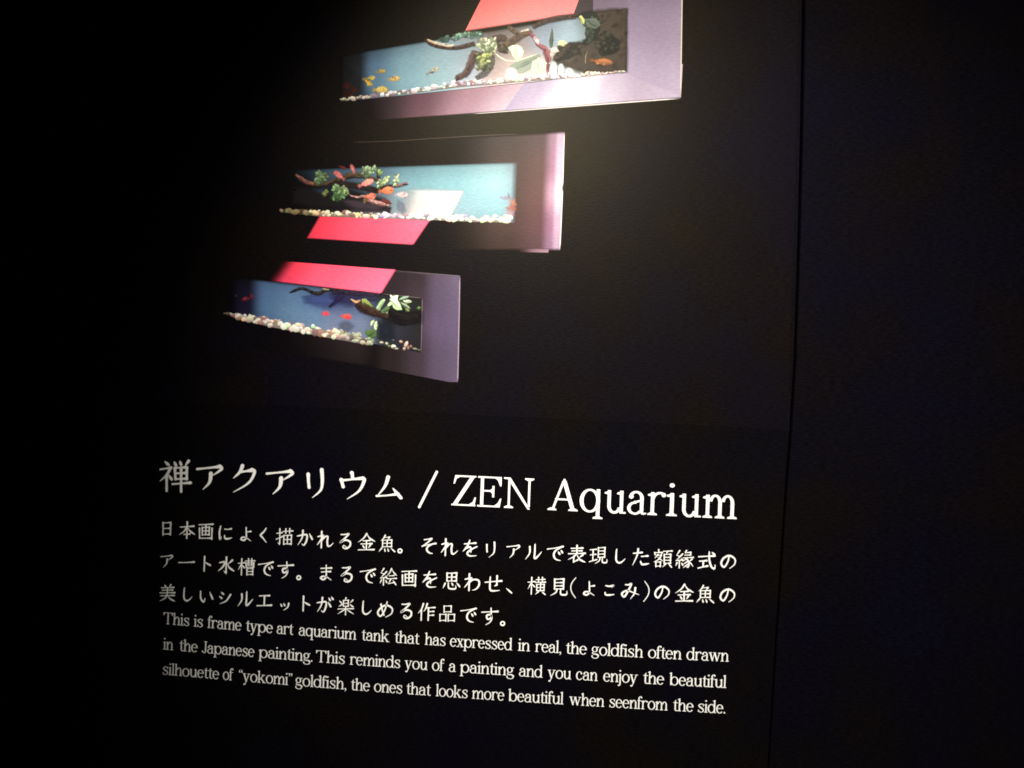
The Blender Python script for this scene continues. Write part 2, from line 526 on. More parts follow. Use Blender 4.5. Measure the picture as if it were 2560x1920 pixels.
wt_ = Flat(BASE + 0.000080)
wt_.patch(PX(846, 139), PX(1569, 21), PX(1567.5, 180), PX(846, 255), grid([
    [(16, 13, 12), (24, 28, 32), (70, 98, 122), (104, 140, 160), (128, 158, 172), (134, 142, 148), (106, 96, 90), (112, 104, 102), (120, 136, 150), (138, 158, 172), (74, 74, 66), (60, 52, 42)],
    [(18, 14, 13), (28, 34, 42), (86, 124, 160), (122, 166, 184), (140, 172, 186), (142, 160, 172), (128, 112, 106), (146, 130, 126), (138, 152, 170), (146, 170, 184), (110, 128, 128), (64, 56, 46)],
    [(20, 14, 14), (26, 28, 34), (84, 124, 156), (126, 172, 188), (142, 178, 190), (160, 174, 188), (164, 144, 140), (188, 168, 162), (180, 170, 168), (120, 118, 108), (76, 66, 54), (66, 57, 46)],
    [(24, 16, 15), (30, 28, 32), (72, 102, 130), (118, 162, 180), (142, 176, 188), (182, 188, 200), (196, 174, 174), (216, 198, 194), (206, 202, 204), (190, 198, 200), (74, 64, 55), (64, 54, 44)]], k1 * 1.3),
    us=[0, .075, .125, .24, .36, .47, .53, .62, .73, .80, .88, 1], vs=[0, .35, .68, 1], nu=90, nv=30, fl=.02, ft=.05)
desat(wt_, .12)
water1 = wt_.build('water', M_ink, tank1)
dk = Flat(BASE + 0.000140)
DKC = lin((62, 53, 42), k1 * 1.3); DK2 = lin((56, 47, 37), k1 * 1.3)
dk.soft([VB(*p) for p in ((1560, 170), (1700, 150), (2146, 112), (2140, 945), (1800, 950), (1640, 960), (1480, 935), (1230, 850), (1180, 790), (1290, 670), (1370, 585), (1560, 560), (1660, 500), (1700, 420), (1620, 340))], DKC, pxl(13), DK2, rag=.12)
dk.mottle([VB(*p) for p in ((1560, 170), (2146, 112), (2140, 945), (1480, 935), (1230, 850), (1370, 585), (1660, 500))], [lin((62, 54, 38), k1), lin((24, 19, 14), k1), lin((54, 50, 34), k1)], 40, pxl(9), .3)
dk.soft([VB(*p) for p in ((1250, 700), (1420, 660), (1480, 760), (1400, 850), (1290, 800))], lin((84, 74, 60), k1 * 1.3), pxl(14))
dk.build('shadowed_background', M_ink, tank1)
bd = Flat(BASE + 0.000200)
bd.patch(PX(1215, -26), PX(1474, -74), PX(1433, 38), PX(1162, 79.5), grid([[(240, 118, 114), (244, 124, 122), (240, 120, 120)], [(248, 136, 132), (248, 142, 138), (246, 138, 138)]], k1 * 1.3), fb=.03)
bd.build('red_band', M_ink, tank1)
wood(tank1, VA, 5.53, BASE + 0.000220, [
    ([(1230, 545), (1330, 620), (1540, 668), (1720, 655), (1930, 600)], (30, 44, 44, 56, 70), (96, 72, 58), (52, 40, 34)),
    ([(1260, 548), (1370, 592), (1560, 632), (1630, 622)], (20, 34, 34, 16), (244, 226, 196), (226, 200, 172)),
    ([(1940, 700), (1880, 850), (1800, 1010), (1680, 1080), (1670, 1120)], (120, 110, 90, 70, 46), (100, 74, 64), (70, 48, 44)),
    ([(2160, 760), (2130, 900), (2060, 1010), (1930, 1090)], (70, 90, 90, 50), (78, 76, 66), (86, 84, 92)),
    ([(2120, 560), (2280, 520), (2360, 560)], (60, 80, 60), (86, 70, 54), (70, 56, 44))], k1 * 1.3)
wood(tank1, VB, 5.267, BASE + 0.000230, [
    ([(1480, 215), (1250, 240), (1050, 290), (900, 370)], (60, 66, 70, 50), (78, 62, 50), (66, 52, 42)),
    ([(900, 430), (800, 450), (660, 530), (540, 610), (440, 650)], (50, 76, 90, 110, 90), (104, 84, 62), (74, 58, 46)),
    ([(580, 350), (640, 400), (720, 450)], (50, 56, 50), (110, 92, 70), (84, 68, 54)),
    ([(300, 560), (420, 520), (560, 500)], (60, 90, 60), (92, 76, 60), (76, 60, 48)),
    ([(860, 440), (920, 490), (980, 590), (1060, 640), (1090, 700), (1110, 790), (1100, 960)], (30, 44, 48, 56, 90, 66, 24), (156, 92, 96), (108, 56, 60)),
    ([(920, 490), (960, 540), (980, 580)], (30, 50, 20), (232, 206, 206), (222, 190, 190)),
    ([(760, 410), (860, 390)], (16, 26), (232, 214, 190), (220, 200, 180)),
    ([(1180, 790), (1290, 700), (1400, 590)], (44, 60, 40), (74, 62, 50), (60, 48, 38))], k1 * 1.3)
leafy(tank1, VA, BASE + 0.000260, [
    ([(1400, 560), (1480, 520), (1590, 490), (1570, 560), (1480, 590)], (108, 146, 122), (80, 112, 104)),
    ([(1590, 540), (1620, 485), (1740, 470), (1900, 440), (2020, 440), (2040, 490), (1960, 530), (1840, 520), (1720, 500), (1640, 560)], (150, 186, 158), (112, 146, 134)),
    ([(1960, 560), (2030, 540), (2110, 545), (2200, 530), (2215, 620), (2190, 690), (2090, 720), (2000, 650), (1960, 640)], (226, 234, 196), (196, 214, 166)),
    ([(1940, 800), (2030, 760), (2110, 720), (2180, 720), (2120, 790), (2030, 850), (1990, 900), (1950, 890)], (202, 212, 134), (168, 180, 112)),
    ([(1930, 950), (2020, 890), (2100, 830), (2120, 850), (2030, 920), (1960, 970)], (190, 196, 142), (150, 160, 110))], k1 * 1.3, small=9)
leafy(tank1, VB, BASE + 0.000264, [
    ([(200, 560), (230, 505), (290, 500), (330, 530), (400, 500), (425, 520), (435, 610), (410, 690), (330, 680), (250, 670), (180, 620)], (238, 240, 206), (200, 214, 166)),
    ([(580, 630), (640, 598), (700, 590), (760, 620), (785, 680), (760, 770), (700, 800), (640, 740), (625, 690)], (244, 246, 214), (232, 236, 190)),
    ([(880, 850), (900, 800), (970, 740), (1000, 780), (1060, 790), (1098, 830), (1080, 890), (1010, 980), (930, 950), (880, 910)], (222, 234, 198), (204, 222, 186)),
    ([(600, 880), (700, 810), (850, 750), (980, 715), (1010, 740), (900, 800), (880, 900), (780, 960), (700, 960), (650, 900)], (132, 146, 126), (150, 160, 146)),
    ([(1240, 560), (1265, 530), (1310, 530), (1370, 570), (1320, 620), (1280, 655), (1240, 630)], (238, 228, 174), (226, 214, 160)),
    ([(1130, 620), (1125, 540), (1160, 370), (1172, 440), (1170, 600), (1150, 630)], (86, 100, 86), (96, 112, 84)),
    ([(1515, 215), (1545, 205), (1590, 260), (1580, 320), (1550, 310)], (218, 220, 146), (180, 190, 110)),
    ([(1590, 250), (1740, 240), (1800, 330), (1740, 380), (1620, 360)], (92, 104, 92), (80, 88, 74)),
    ([(1130, 720), (1150, 640), (1210, 620), (1260, 680), (1200, 700), (1150, 750)], (232, 216, 200), (214, 190, 176))], k1 * 1.3, 'leaf')
leafy(tank1, VB, BASE + 0.000262, [
    ([(1500, 180), (1720, 160), (1800, 300), (1760, 460), (1660, 560), (1560, 600), (1600, 480), (1680, 400), (1600, 320), (1560, 260)], (72, 82, 66), (54, 62, 48)),
    ([(1230, 640), (1400, 560), (1560, 560), (1520, 680), (1380, 780), (1230, 800), (1180, 760)], (78, 72, 54), (58, 54, 42)),
    ([(1700, 500), (1900, 420), (2060, 560), (2000, 700), (1800, 720)], (66, 64, 48), (50, 46, 34))], k1, small=15)
leafy(tank1, VB, BASE + 0.000264, [
    ([(150, 700), (330, 690), (400, 760), (380, 900), (300, 960), (240, 900), (170, 860)], (126, 130, 84), (84, 86, 66)),
    ([(440, 560), (560, 620), (580, 700), (480, 680)], (110, 100, 74), (84, 76, 58))], k1 * 1.2, small=9)
leafy(tank1, VB, BASE + 0.000280, [
    ([(400, 690), (470, 740), (560, 790), (700, 800), (860, 740), (985, 712), (860, 756), (700, 815), (550, 808), (455, 752)], (236, 232, 206), (226, 220, 196)),
    ([(1590, 830), (1595, 740), (1640, 630), (1610, 740), (1605, 850)], (140, 124, 90), (110, 96, 70))], k1 * 1.3, 'stem', 1.2)
for cx, cy, rx, ry, a, c, lo, t in ((632, 990, 58, 30, -8, (232, 198, 96), (176, 160, 110), -1), (490, 1082, 58, 30, -10, (228, 206, 96), (178, 164, 100), -1), (452, 1145, 64, 28, 38, (240, 190, 70), (214, 170, 60), -1),
                                    (815, 1090, 68, 34, -8, (240, 206, 132), (216, 176, 110), -1), (632, 1245, 82, 48, 0, (240, 212, 112), (196, 166, 92), -1)):
    fish(tank1, VA, 5.53, BASE + 0.000300, cx, cy, rx, ry, a, c, lo, t, k1 * 1.3, 'yellow goldfish')
fish(tank1, VA, 5.53, BASE + 0.000300, 1355, 972, 78, 26, -28, (206, 204, 176), (122, 116, 116), -1, k1 * 1.3, 'pale grey goldfish')
fish(tank1, VB, 5.267, BASE + 0.000300, 1840, 818, 120, 44, 6, (176, 108, 58), (92, 66, 48), -1, k1 * 1.3, 'orange goldfish')
lf = Flat(BASE + 0.000280)
for cx, cy, rx, c in ((150, 1190, 50, (122, 48, 42)), (255, 1240, 46, (110, 44, 36)), (150, 1310, 60, (84, 36, 30)), (215, 1330, 40, (104, 52, 30)), (200, 1010, 60, (48, 46, 40)), (130, 950, 40, (44, 44, 40))):
    lf.soft(ell(VA, cx, cy, rx, rx * .8, 0, 12, .15), lin(c, k1 * .8), pxl(9), alpha=.55, rag=.15)
lf.build('red_plant', M_ink, tank1)
for V, cx, cy, rx, ry, c, lo in ((VB, 625, 980, 78, 86, (252, 244, 232), (250, 240, 228)), (VB, 1180, 920, 52, 110, (196, 206, 206), (214, 220, 220)), (VB, 1275, 940, 46, 100, (206, 212, 212), (232, 234, 234)), (VB, 1380, 970, 60, 76, (206, 208, 206), (236, 236, 236))):
    big = Flat(BASE + 0.000290)
    big.soft(ell(V, cx, cy, rx, ry, 0, 16, .04), lin(c, k1 * 1.3), pxl(5), lin(lo, k1 * 1.3))
    big.build('pale_stone', M_ink, tank1)
def cols1(t):
    if t < .17: return (222, 216, 196)
    if t < .36: return (240, 242, 244)
    if t < .85: return (255, 244, 238)
    return (218, 210, 190)
def dense(parent, V, y, pts, cols, k, n, size, hs, dark):
    return pebbles(parent, V, y, pts, hs, size, cols, n, k, dark)
dense(tank1, PX, BASE + 0.000320, [(852, 253.5), (970, 241.5), (1140, 219), (1293, 206), (1430, 195.5), (1566, 180.5)], cols1, k1 * 1.6, 150, 5.0, [7, 11, 15, 15, 12, 4], (120, 96, 92))

# ---- the middle tank
k2 = 0.78
fr = Flat(BASE)
fr.patch(PX(1085, 345), PX(1411, 329), PX(1400, 626.5), PX(1076, 628), grid([
    [(35, 28, 23), (45, 35, 29), (57, 45, 39), (74, 56, 56), (142, 112, 131), (180, 152, 172), (174, 148, 171)],
    [(37, 29, 24), (48, 38, 31), (67, 51, 44), (87, 62, 59), (150, 110, 133), (201, 171, 190), (193, 165, 186)],
    [(37, 29, 24), (51, 39, 32), (71, 53, 46), (93, 65, 63), (186, 144, 167), (228, 203, 210), (203, 176, 191)],
    [(35, 28, 23), (49, 39, 32), (68, 49, 45), (90, 60, 63), (142, 102, 127), (188, 155, 178), (180, 152, 174)],
    [(31, 24, 20), (40, 31, 25), (56, 41, 37), (81, 57, 62), (134, 102, 127), (171, 142, 167), (167, 140, 163)]], k2),
    us=[0, .3, .6, .84, .925, .965, 1], vs=[0, .3, .52, .76, 1], nu=90, nv=40, fl=.5, ft=.02, fb=.02)
fr.patch(PX(1290, 622), PX(1372, 622), PX(1371, 632.5), PX(1290, 631), grid([[(88, 64, 66), (128, 94, 112)], [(84, 62, 60), (160, 128, 140)]], k2), 20, 4, fl=.6, fb=.15)
fr.limb([PX(880, 356), PX(985, 352.5), PX(1100, 345), PX(1219, 338.5), PX(1300, 335)], [pxl(1.2), pxl(1.8), pxl(2), pxl(2.4), pxl(1)], lin((96, 80, 66), .5), lin((80, 66, 54), .5), .6)
fr.limb([PX(1410.5, 330), PX(1406, 480), PX(1399.5, 626)], [pxl(2.4)], lin((228, 204, 206)), lin((228, 204, 206)), .6)
tank2 = fr.build('printed_tank', M_ink, panel, 'middle printed tank with dark frame and pale lit parallelogram')
wt_ = Flat(BASE + 0.000080)
wt_.patch(PX(700, 425), PX(1295, 405), PX(1288, 557), PX(700, 533), grid([
    [(12, 10, 10), (30, 40, 50), (58, 84, 104), (76, 104, 124), (92, 132, 146), (104, 146, 158), (128, 162, 172), (120, 138, 148)],
    [(12, 10, 10), (20, 22, 28), (48, 66, 84), (84, 108, 128), (112, 158, 172), (124, 172, 184), (146, 188, 198), (132, 158, 170)],
    [(12, 10, 11), (16, 15, 17), (30, 28, 34), (88, 92, 104), (132, 164, 176), (134, 172, 186), (136, 178, 190), (132, 160, 172)],
    [(12, 10, 11), (16, 14, 16), (40, 34, 40), (104, 96, 104), (150, 168, 178), (132, 160, 172), (122, 160, 174), (126, 142, 152)]], k2 * 1.02 * 1.02),
    us=[0, .10, .26, .42, .55, .72, .92, 1], vs=[0, .38, .7, 1], nu=80, nv=30, fl=.16, ft=.05, fr=.025)
wt_.patch(PX(996, 468), PX(1168, 474), PX(1134, 541), PX(985, 541), grid([[(180, 198, 204), (206, 220, 224), (216, 230, 232)], [(190, 190, 196), (224, 222, 222), (216, 222, 224)], [(206, 198, 196), (230, 224, 220), (206, 214, 216)]], k2 * .84 * 1.02), 40, 20, fl=.35, fr=.07, ft=.10)
desat(wt_, .08)
water2 = wt_.build('water', M_ink, tank2)
sh = Flat(BASE + 0.000140)
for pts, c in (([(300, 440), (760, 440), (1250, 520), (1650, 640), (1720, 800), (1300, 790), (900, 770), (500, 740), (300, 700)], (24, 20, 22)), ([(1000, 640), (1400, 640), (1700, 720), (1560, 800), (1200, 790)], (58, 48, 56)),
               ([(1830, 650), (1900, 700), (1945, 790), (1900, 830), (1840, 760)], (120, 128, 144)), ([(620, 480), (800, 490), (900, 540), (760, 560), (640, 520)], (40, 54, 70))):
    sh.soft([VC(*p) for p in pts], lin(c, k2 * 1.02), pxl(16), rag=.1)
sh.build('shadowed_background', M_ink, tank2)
bd = Flat(BASE + 0.000200)
bd.patch(PX(797.5, 540.5), PX(1076.5, 551), PX(1034.5, 613), PX(766, 596), grid([[(236, 66, 88), (246, 90, 118), (248, 108, 138)], [(240, 62, 88), (248, 86, 112), (250, 102, 130)]], k2 * 1.02), fl=.02, fr=.008, fb=.02)
bd.build('red_band', M_ink, tank2)
wood(tank2, VC, 5.82, BASE + 0.000220, [
    ([(340, 270), (410, 320), (500, 380), (620, 412)], (26, 50, 56, 50), (150, 98, 84), (92, 58, 50)),
    ([(600, 420), (760, 420), (880, 375), (1000, 340), (1120, 290), (1300, 285), (1420, 320), (1540, 350)], (40, 60, 60, 70, 80, 76, 60, 40), (92, 72, 52), (38, 28, 26)),
    ([(840, 430), (1050, 420), (1300, 450), (1500, 500), (1620, 470), (1760, 440)], (60, 90, 100, 90, 80, 60), (44, 34, 32), (34, 26, 26)),
    ([(1560, 180), (1540, 280), (1580, 360)], (36, 40, 40), (52, 42, 36), (44, 34, 30)),
    ([(1750, 445), (1850, 430), (1985, 395)], (40, 46, 44), (150, 120, 116), (74, 50, 54)),
    ([(1120, 570), (1240, 602), (1340, 588), (1420, 645), (1560, 690), (1720, 715)], (14, 26, 36, 60, 60, 50), (214, 160, 152), (120, 82, 80)),
    ([(1600, 640), (1680, 670), (1730, 690)], (40, 60, 30), (120, 58, 52), (84, 40, 40)),
    ([(1640, 730), (1680, 790), (1700, 840)], (60, 60, 40), (52, 42, 50), (44, 36, 44))], k2 * 1.02)
leafy(tank2, VC, BASE + 0.000240, [
    ([(640, 240), (670, 215), (705, 215), (722, 265), (770, 250), (822, 268), (815, 320), (770, 360), (750, 410), (690, 430), (640, 400), (590, 370), (640, 330)], (134, 160, 116), (104, 132, 92)),
    ([(890, 420), (930, 408), (962, 420), (965, 490), (1000, 480), (1035, 440), (1080, 470), (1130, 545), (1080, 570), (1060, 600), (1010, 640), (960, 660), (900, 640), (862, 625), (890, 560), (880, 480)], (138, 170, 122), (98, 140, 84)),
    ([(990, 470), (1040, 430), (1085, 470), (1128, 540), (1080, 560), (1040, 540)], (172, 194, 140), (140, 168, 108)),
    ([(1290, 220), (1330, 170), (1400, 150), (1450, 170), (1510, 148), (1518, 190), (1480, 250), (1420, 290), (1340, 310), (1300, 270)], (164, 190, 148), (120, 146, 104)),
    ([(1550, 205), (1605, 215), (1600, 270), (1570, 310), (1550, 270)], (138, 164, 96), (108, 130, 76)),
    ([(1520, 380), (1560, 340), (1610, 390), (1650, 360), (1640, 310), (1710, 300), (1728, 360), (1690, 400), (1620, 410), (1570, 465), (1530, 470), (1545, 420)], (198, 214, 164), (164, 190, 136)),
    ([(1775, 255), (1845, 248), (1840, 290), (1815, 310), (1845, 350), (1835, 420), (1790, 440), (1740, 430), (1760, 385), (1790, 320)], (208, 220, 178), (180, 202, 158)),
    ([(745, 580), (760, 530), (800, 490), (810, 520), (775, 580)], (166, 178, 92), (120, 130, 70)),
    ([(1330, 640), (1370, 620), (1360, 670), (1330, 670)], (190, 160, 100), (150, 120, 80))], k2 * 1.15, small=8)
for cx, cy, rx, ry, a, c, lo, t in ((968, 275, 76, 34, 38, (226, 112, 112), (214, 130, 124), 1), (1172, 178, 52, 26, 70, (216, 104, 104), (232, 150, 144), 1), (1390, 388, 96, 42, -22, (248, 176, 152), (232, 118, 122), -1),
                                    (1685, 502, 88, 54, -6, (246, 150, 108), (232, 122, 84), -1), (1446, 585, 68, 40, -8, (244, 144, 112), (216, 98, 86), -1), (1900, 565, 78, 42, 0, (236, 200, 200), (216, 196, 202), -1), (1040, 172, 44, 16, 20, (150, 58, 60), (110, 44, 48), -1)):
    fish(tank2, VC, 5.82, BASE + 0.000300, cx, cy, rx, ry, a, c, lo, t, k2 * 1.02)
pl = Flat(BASE + 0.000260)
for pts, c in (([(1260, 730), (1330, 690), (1420, 680), (1420, 780), (1330, 780)], (178, 108, 92)), ([(1320, 640), (1400, 600), (1425, 700), (1370, 720)], (190, 128, 104)), ([(1180, 590), (1280, 570), (1360, 600), (1300, 630)], (170, 150, 166)),
               ([(1300, 520), (1320, 520), (1345, 600), (1320, 600)], (150, 132, 150)), ([(1270, 780), (1400, 770), (1400, 850), (1300, 850)], (190, 152, 158))):
    pl.soft([VR(*p) for p in pts], lin(c, k2 * 1.1), pxl(5), alpha=.6, rag=.15)
pl.build('red_plant', M_ink, tank2)
def cols2(t):
    if t < .16: return (120, 110, 78)
    if t < .4: return (226, 212, 178)
    if t < .82: return (255, 250, 246)
    return (238, 226, 200)
dense(tank2, PX, BASE + 0.000320, [(702, 531), (797, 541), (940, 546), (1072, 550), (1180, 555), (1276, 557)], cols2, k2 * 1.75, 120, 6.0, [9, 16, 17, 15, 18, 20], (90, 78, 74))

# ---- the lowest tank
k3 = 1.12
kf = 0.60
fr = Flat(BASE)
fr.patch(PX(905, 669), PX(1150, 690), PX(1144, 959), PX(905, 913), grid([
    [(30, 24, 24), (48, 37, 42), (56, 44, 50), (96, 82, 104), (112, 98, 122)],
    [(30, 24, 24), (50, 39, 46), (66, 53, 64), (94, 80, 106), (106, 92, 120)],
    [(26, 21, 22), (46, 37, 44), (80, 66, 84), (100, 84, 114), (104, 90, 122)],
    [(26, 21, 22), (40, 32, 34), (66, 54, 64), (92, 78, 102), (100, 86, 114)],
    [(24, 20, 22), (42, 34, 36), (68, 56, 66), (92, 78, 102), (104, 90, 116)]], kf), us=[0, .32, .6, .78, 1], vs=[0, .25, .5, .75, 1], nu=60, nv=40, fl=.25)
fr.patch(PX(600, 800), PX(960, 872), PX(960, 923), PX(600, 870), grid([[(14, 11, 11), (46, 36, 40)], [(14, 12, 12), (38, 31, 33)]], kf), 30, 10, fl=.8, fb=.12, fr=.2)
fr.patch(PX(980, 675), PX(1150, 689), PX(1149, 694), PX(980, 681), grid([[(74, 62, 66), (120, 108, 124)]], kf), 20, 4, fb=.8)
fr.patch(PX(1121, 955), PX(1146, 955), PX(1146, 964), PX(1121, 968), grid([[(24, 20, 20), (24, 20, 20)]], kf * .6), 6, 4)
fr.limb([PX(1149.5, 690), PX(1147, 830), PX(1144, 957)], [pxl(2.6)], lin((148, 130, 146)), lin((148, 130, 146)), .6)
fr.limb([PX(955, 735), PX(1055.5, 745)], [pxl(1.6)], lin((100, 90, 86)), lin((100, 90, 86)), .6)
fr.limb([PX(1055.5, 745), PX(1054, 820), PX(1052, 882)], [pxl(1.8)], lin((112, 100, 92)), lin((112, 100, 92)), .6)
tank3 = fr.build('printed_tank', M_ink, panel, 'lowest printed tank with dull purple frame and two red fish')
wt_ = Flat(BASE + 0.000080)
wt_.patch(PX(560, 690), PX(1055, 745), PX(1052, 882), PX(560, 787), grid([
    [(8, 8, 12), (14, 16, 26), (62, 88, 126), (66, 92, 128), (64, 84, 116), (56, 62, 92), (40, 46, 62), (30, 32, 34), (26, 26, 26)],
    [(10, 7, 12), (22, 18, 40), (66, 98, 140), (74, 106, 144), (66, 94, 138), (58, 70, 112), (66, 80, 112), (36, 38, 46), (24, 23, 26)],
    [(10, 7, 12), (24, 20, 44), (68, 102, 142), (82, 114, 148), (82, 112, 148), (92, 106, 138), (90, 102, 132), (36, 38, 48), (28, 26, 31)],
    [(10, 8, 12), (26, 24, 48), (62, 92, 130), (80, 110, 142), (92, 116, 144), (104, 112, 138), (92, 100, 128), (30, 32, 40), (26, 23, 28)]], k3),
    us=[0, .13, .21, .36, .46, .56, .70, .82, 1], vs=[0, .33, .66, 1], nu=70, nv=26, fl=.08, ft=.06)
desat(wt_, .1)
water3 = wt_.build('water', M_ink, tank3)
sh = Flat(BASE + 0.000140)
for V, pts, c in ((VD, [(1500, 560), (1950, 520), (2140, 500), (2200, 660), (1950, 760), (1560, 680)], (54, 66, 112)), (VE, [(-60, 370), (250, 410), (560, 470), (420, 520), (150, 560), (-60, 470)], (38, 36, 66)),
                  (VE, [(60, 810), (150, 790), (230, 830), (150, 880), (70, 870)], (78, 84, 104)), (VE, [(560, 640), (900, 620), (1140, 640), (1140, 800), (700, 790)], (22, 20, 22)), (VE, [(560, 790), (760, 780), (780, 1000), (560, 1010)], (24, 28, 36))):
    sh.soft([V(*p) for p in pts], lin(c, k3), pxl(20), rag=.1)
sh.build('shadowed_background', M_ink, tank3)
bd = Flat(BASE + 0.000200)
bd.patch(PX(705, 653), PX(991.5, 674.5), PX(954.5, 735), PX(668, 702), grid([[(120, 34, 38), (222, 60, 82), (246, 78, 104), (248, 94, 122)], [(110, 30, 44), (216, 60, 90), (246, 82, 110), (250, 98, 128)]], k3), us=[0, .13, .4, 1], fl=.16, fr=.008, fb=.03)
bd.build('red_band', M_ink, tank3)
wood(tank3, VD, 6.9125, BASE + 0.000220, [
    ([(1270, 500), (1360, 460), (1460, 425), (1560, 440), (1660, 490), (1780, 510), (1900, 460), (2060, 450), (2200, 490)], (14, 50, 50, 50, 60, 66, 50, 50, 60), (46, 44, 40), (26, 22, 34)),
    ([(1840, 425), (1900, 440), (1950, 440)], (14, 26, 14), (196, 176, 130), (150, 130, 90)),
    ([(2200, 520), (2120, 600), (2040, 680), (1950, 750)], (110, 90, 60, 24), (34, 28, 60), (34, 28, 58))], k3)
wood(tank3, VE, 5.352, BASE + 0.000224, [
    ([(-60, 375), (150, 385), (350, 400), (600, 425)], (50, 60, 60, 40), (42, 36, 54), (36, 30, 44)),
    ([(260, 530), (360, 590), (480, 640), (620, 680), (700, 720)], (50, 120, 110, 80, 60), (58, 42, 34), (34, 22, 20)),
    ([(215, 480), (270, 510), (330, 485)], (22, 34, 20), (206, 166, 120), (150, 104, 80)),
    ([(700, 620), (820, 690), (950, 720), (1130, 690)], (80, 110, 120, 110), (26, 22, 22), (18, 15, 16)),
    ([(760, 740), (880, 790), (1130, 740)], (40, 60, 60), (20, 17, 20), (18, 15, 18))], k3)
leafy(tank3, VE, BASE + 0.000240, [
    ([(345, 470), (400, 465), (450, 510), (500, 580), (460, 590), (400, 550), (350, 540)], (138, 152, 84), (104, 120, 60)),
    ([(525, 640), (540, 580), (590, 500), (640, 465), (662, 480), (620, 550), (570, 640)], (164, 190, 148), (136, 168, 122)),
    ([(725, 410), (760, 430), (835, 420), (820, 480), (860, 540), (885, 610), (820, 618), (770, 590), (750, 540), (700, 570), (690, 550), (740, 490)], (218, 232, 208), (156, 190, 128)),
    ([(835, 480), (900, 440), (975, 430), (960, 450), (880, 480)], (150, 176, 150), (120, 146, 120)),
    ([(900, 480), (950, 500), (1010, 490), (1010, 510), (940, 525), (900, 500)], (196, 212, 178), (160, 180, 146)),
    ([(860, 500), (930, 540), (1000, 600), (960, 590), (880, 540)], (150, 170, 134), (112, 130, 96)),
    ([(920, 590), (960, 610), (990, 635), (940, 625)], (120, 136, 90), (100, 116, 70)),
    ([(600, 630), (680, 560), (725, 590), (690, 640), (620, 660)], (84, 110, 72), (70, 92, 60)),
    ([(660, 660), (700, 640), (760, 660), (720, 670)], (170, 176, 150), (130, 136, 110)),
    ([(465, 830), (470, 770), (510, 745), (515, 765), (485, 800), (475, 835)], (206, 222, 186), (170, 190, 140)),
    ([(510, 860), (520, 780), (545, 760), (552, 800), (545, 875), (525, 880)], (196, 216, 180), (190, 208, 160)),
    ([(390, 890), (460, 875), (540, 890), (540, 960), (490, 1000), (430, 980), (395, 930)], (78, 104, 58), (56, 78, 44)),
    ([(1080, 590), (1110, 575), (1140, 590), (1100, 605)], (92, 128, 70), (70, 100, 50))], k3, 'leaf')
for V, cx, cy, rx, ry, a, c, lo in ((VD, 1905, 858, 52, 40, 0, (240, 84, 92), (224, 66, 84)), (VE, 150, 705, 56, 34, 8, (242, 84, 76), (216, 60, 62))):
    fish(tank3, V, 6, BASE + 0.000300, cx, cy, rx, ry, a, c, lo, -1, k3, 'bright red goldfish')
for cx, cy, rx, ry, a, c in ((520, 605, 52, 34, -15, (134, 44, 68)), (625, 570, 46, 24, 65, (122, 40, 66)), (350, 560, 30, 14, 60, (70, 46, 50))):
    fish(tank3, VD, 6.9, BASE + 0.000300, cx, cy, rx, ry, a, c, [q * .7 for q in c], -1, k3, 'dim red goldfish')
def cols3(t):
    if t < .08: return (120, 108, 84)
    if t < .62: return (236, 224, 198)
    if t < .72: return (214, 200, 176)
    return (150, 150, 136)
dense(tank3, PX, BASE + 0.000320, [(560, 785), (600, 799), (680, 818), (780, 837), (889, 857), (930, 864)], cols3, k3 * 1.35, 130, 6.4, [5, 15, 23, 26, 24, 12], (110, 92, 104))
for cx, cy, rx, ry, a, c in ((610, 1050, 28, 16, 5, (206, 204, 180)), (680, 1065, 24, 18, 40, (196, 200, 172)), (715, 1100, 20, 16, 0, (120, 140, 80)), (770, 1105, 34, 26, 10, (226, 216, 206)), (800, 1130, 40, 14, 5, (186, 180, 172)),
                             (870, 1040, 26, 18, 20, (206, 168, 140)), (940, 1075, 22, 44, 25, (216, 186, 176)), (915, 1130, 18, 26, 20, (206, 180, 160)), (1000, 1105, 22, 22, 0, (150, 112, 84)), (1060, 1135, 36, 12, 12, (150, 144, 130)),
                             (440, 1000, 30, 22, 0, (150, 176, 140)), (480, 1030, 34, 30, 0, (122, 150, 116)), (350, 1030, 34, 24, 0, (88, 96, 100)), (560, 1030, 20, 18, 0, (70, 84, 74)), (770, 1020, 18, 14, 0, (90, 92, 100)), (1110, 1150, 26, 10, 10, (112, 104, 84)), (970, 1120, 20, 30, 10, (150, 120, 116))):
    st = Flat(BASE + 0.000340)
    st.soft(ell(VE, cx, cy, rx, ry, a, 12, .08), lin(c, k3), pxl(2.4), lin([q * .6 for q in c], k3))
    st.build('stone', M_ink, tank3)

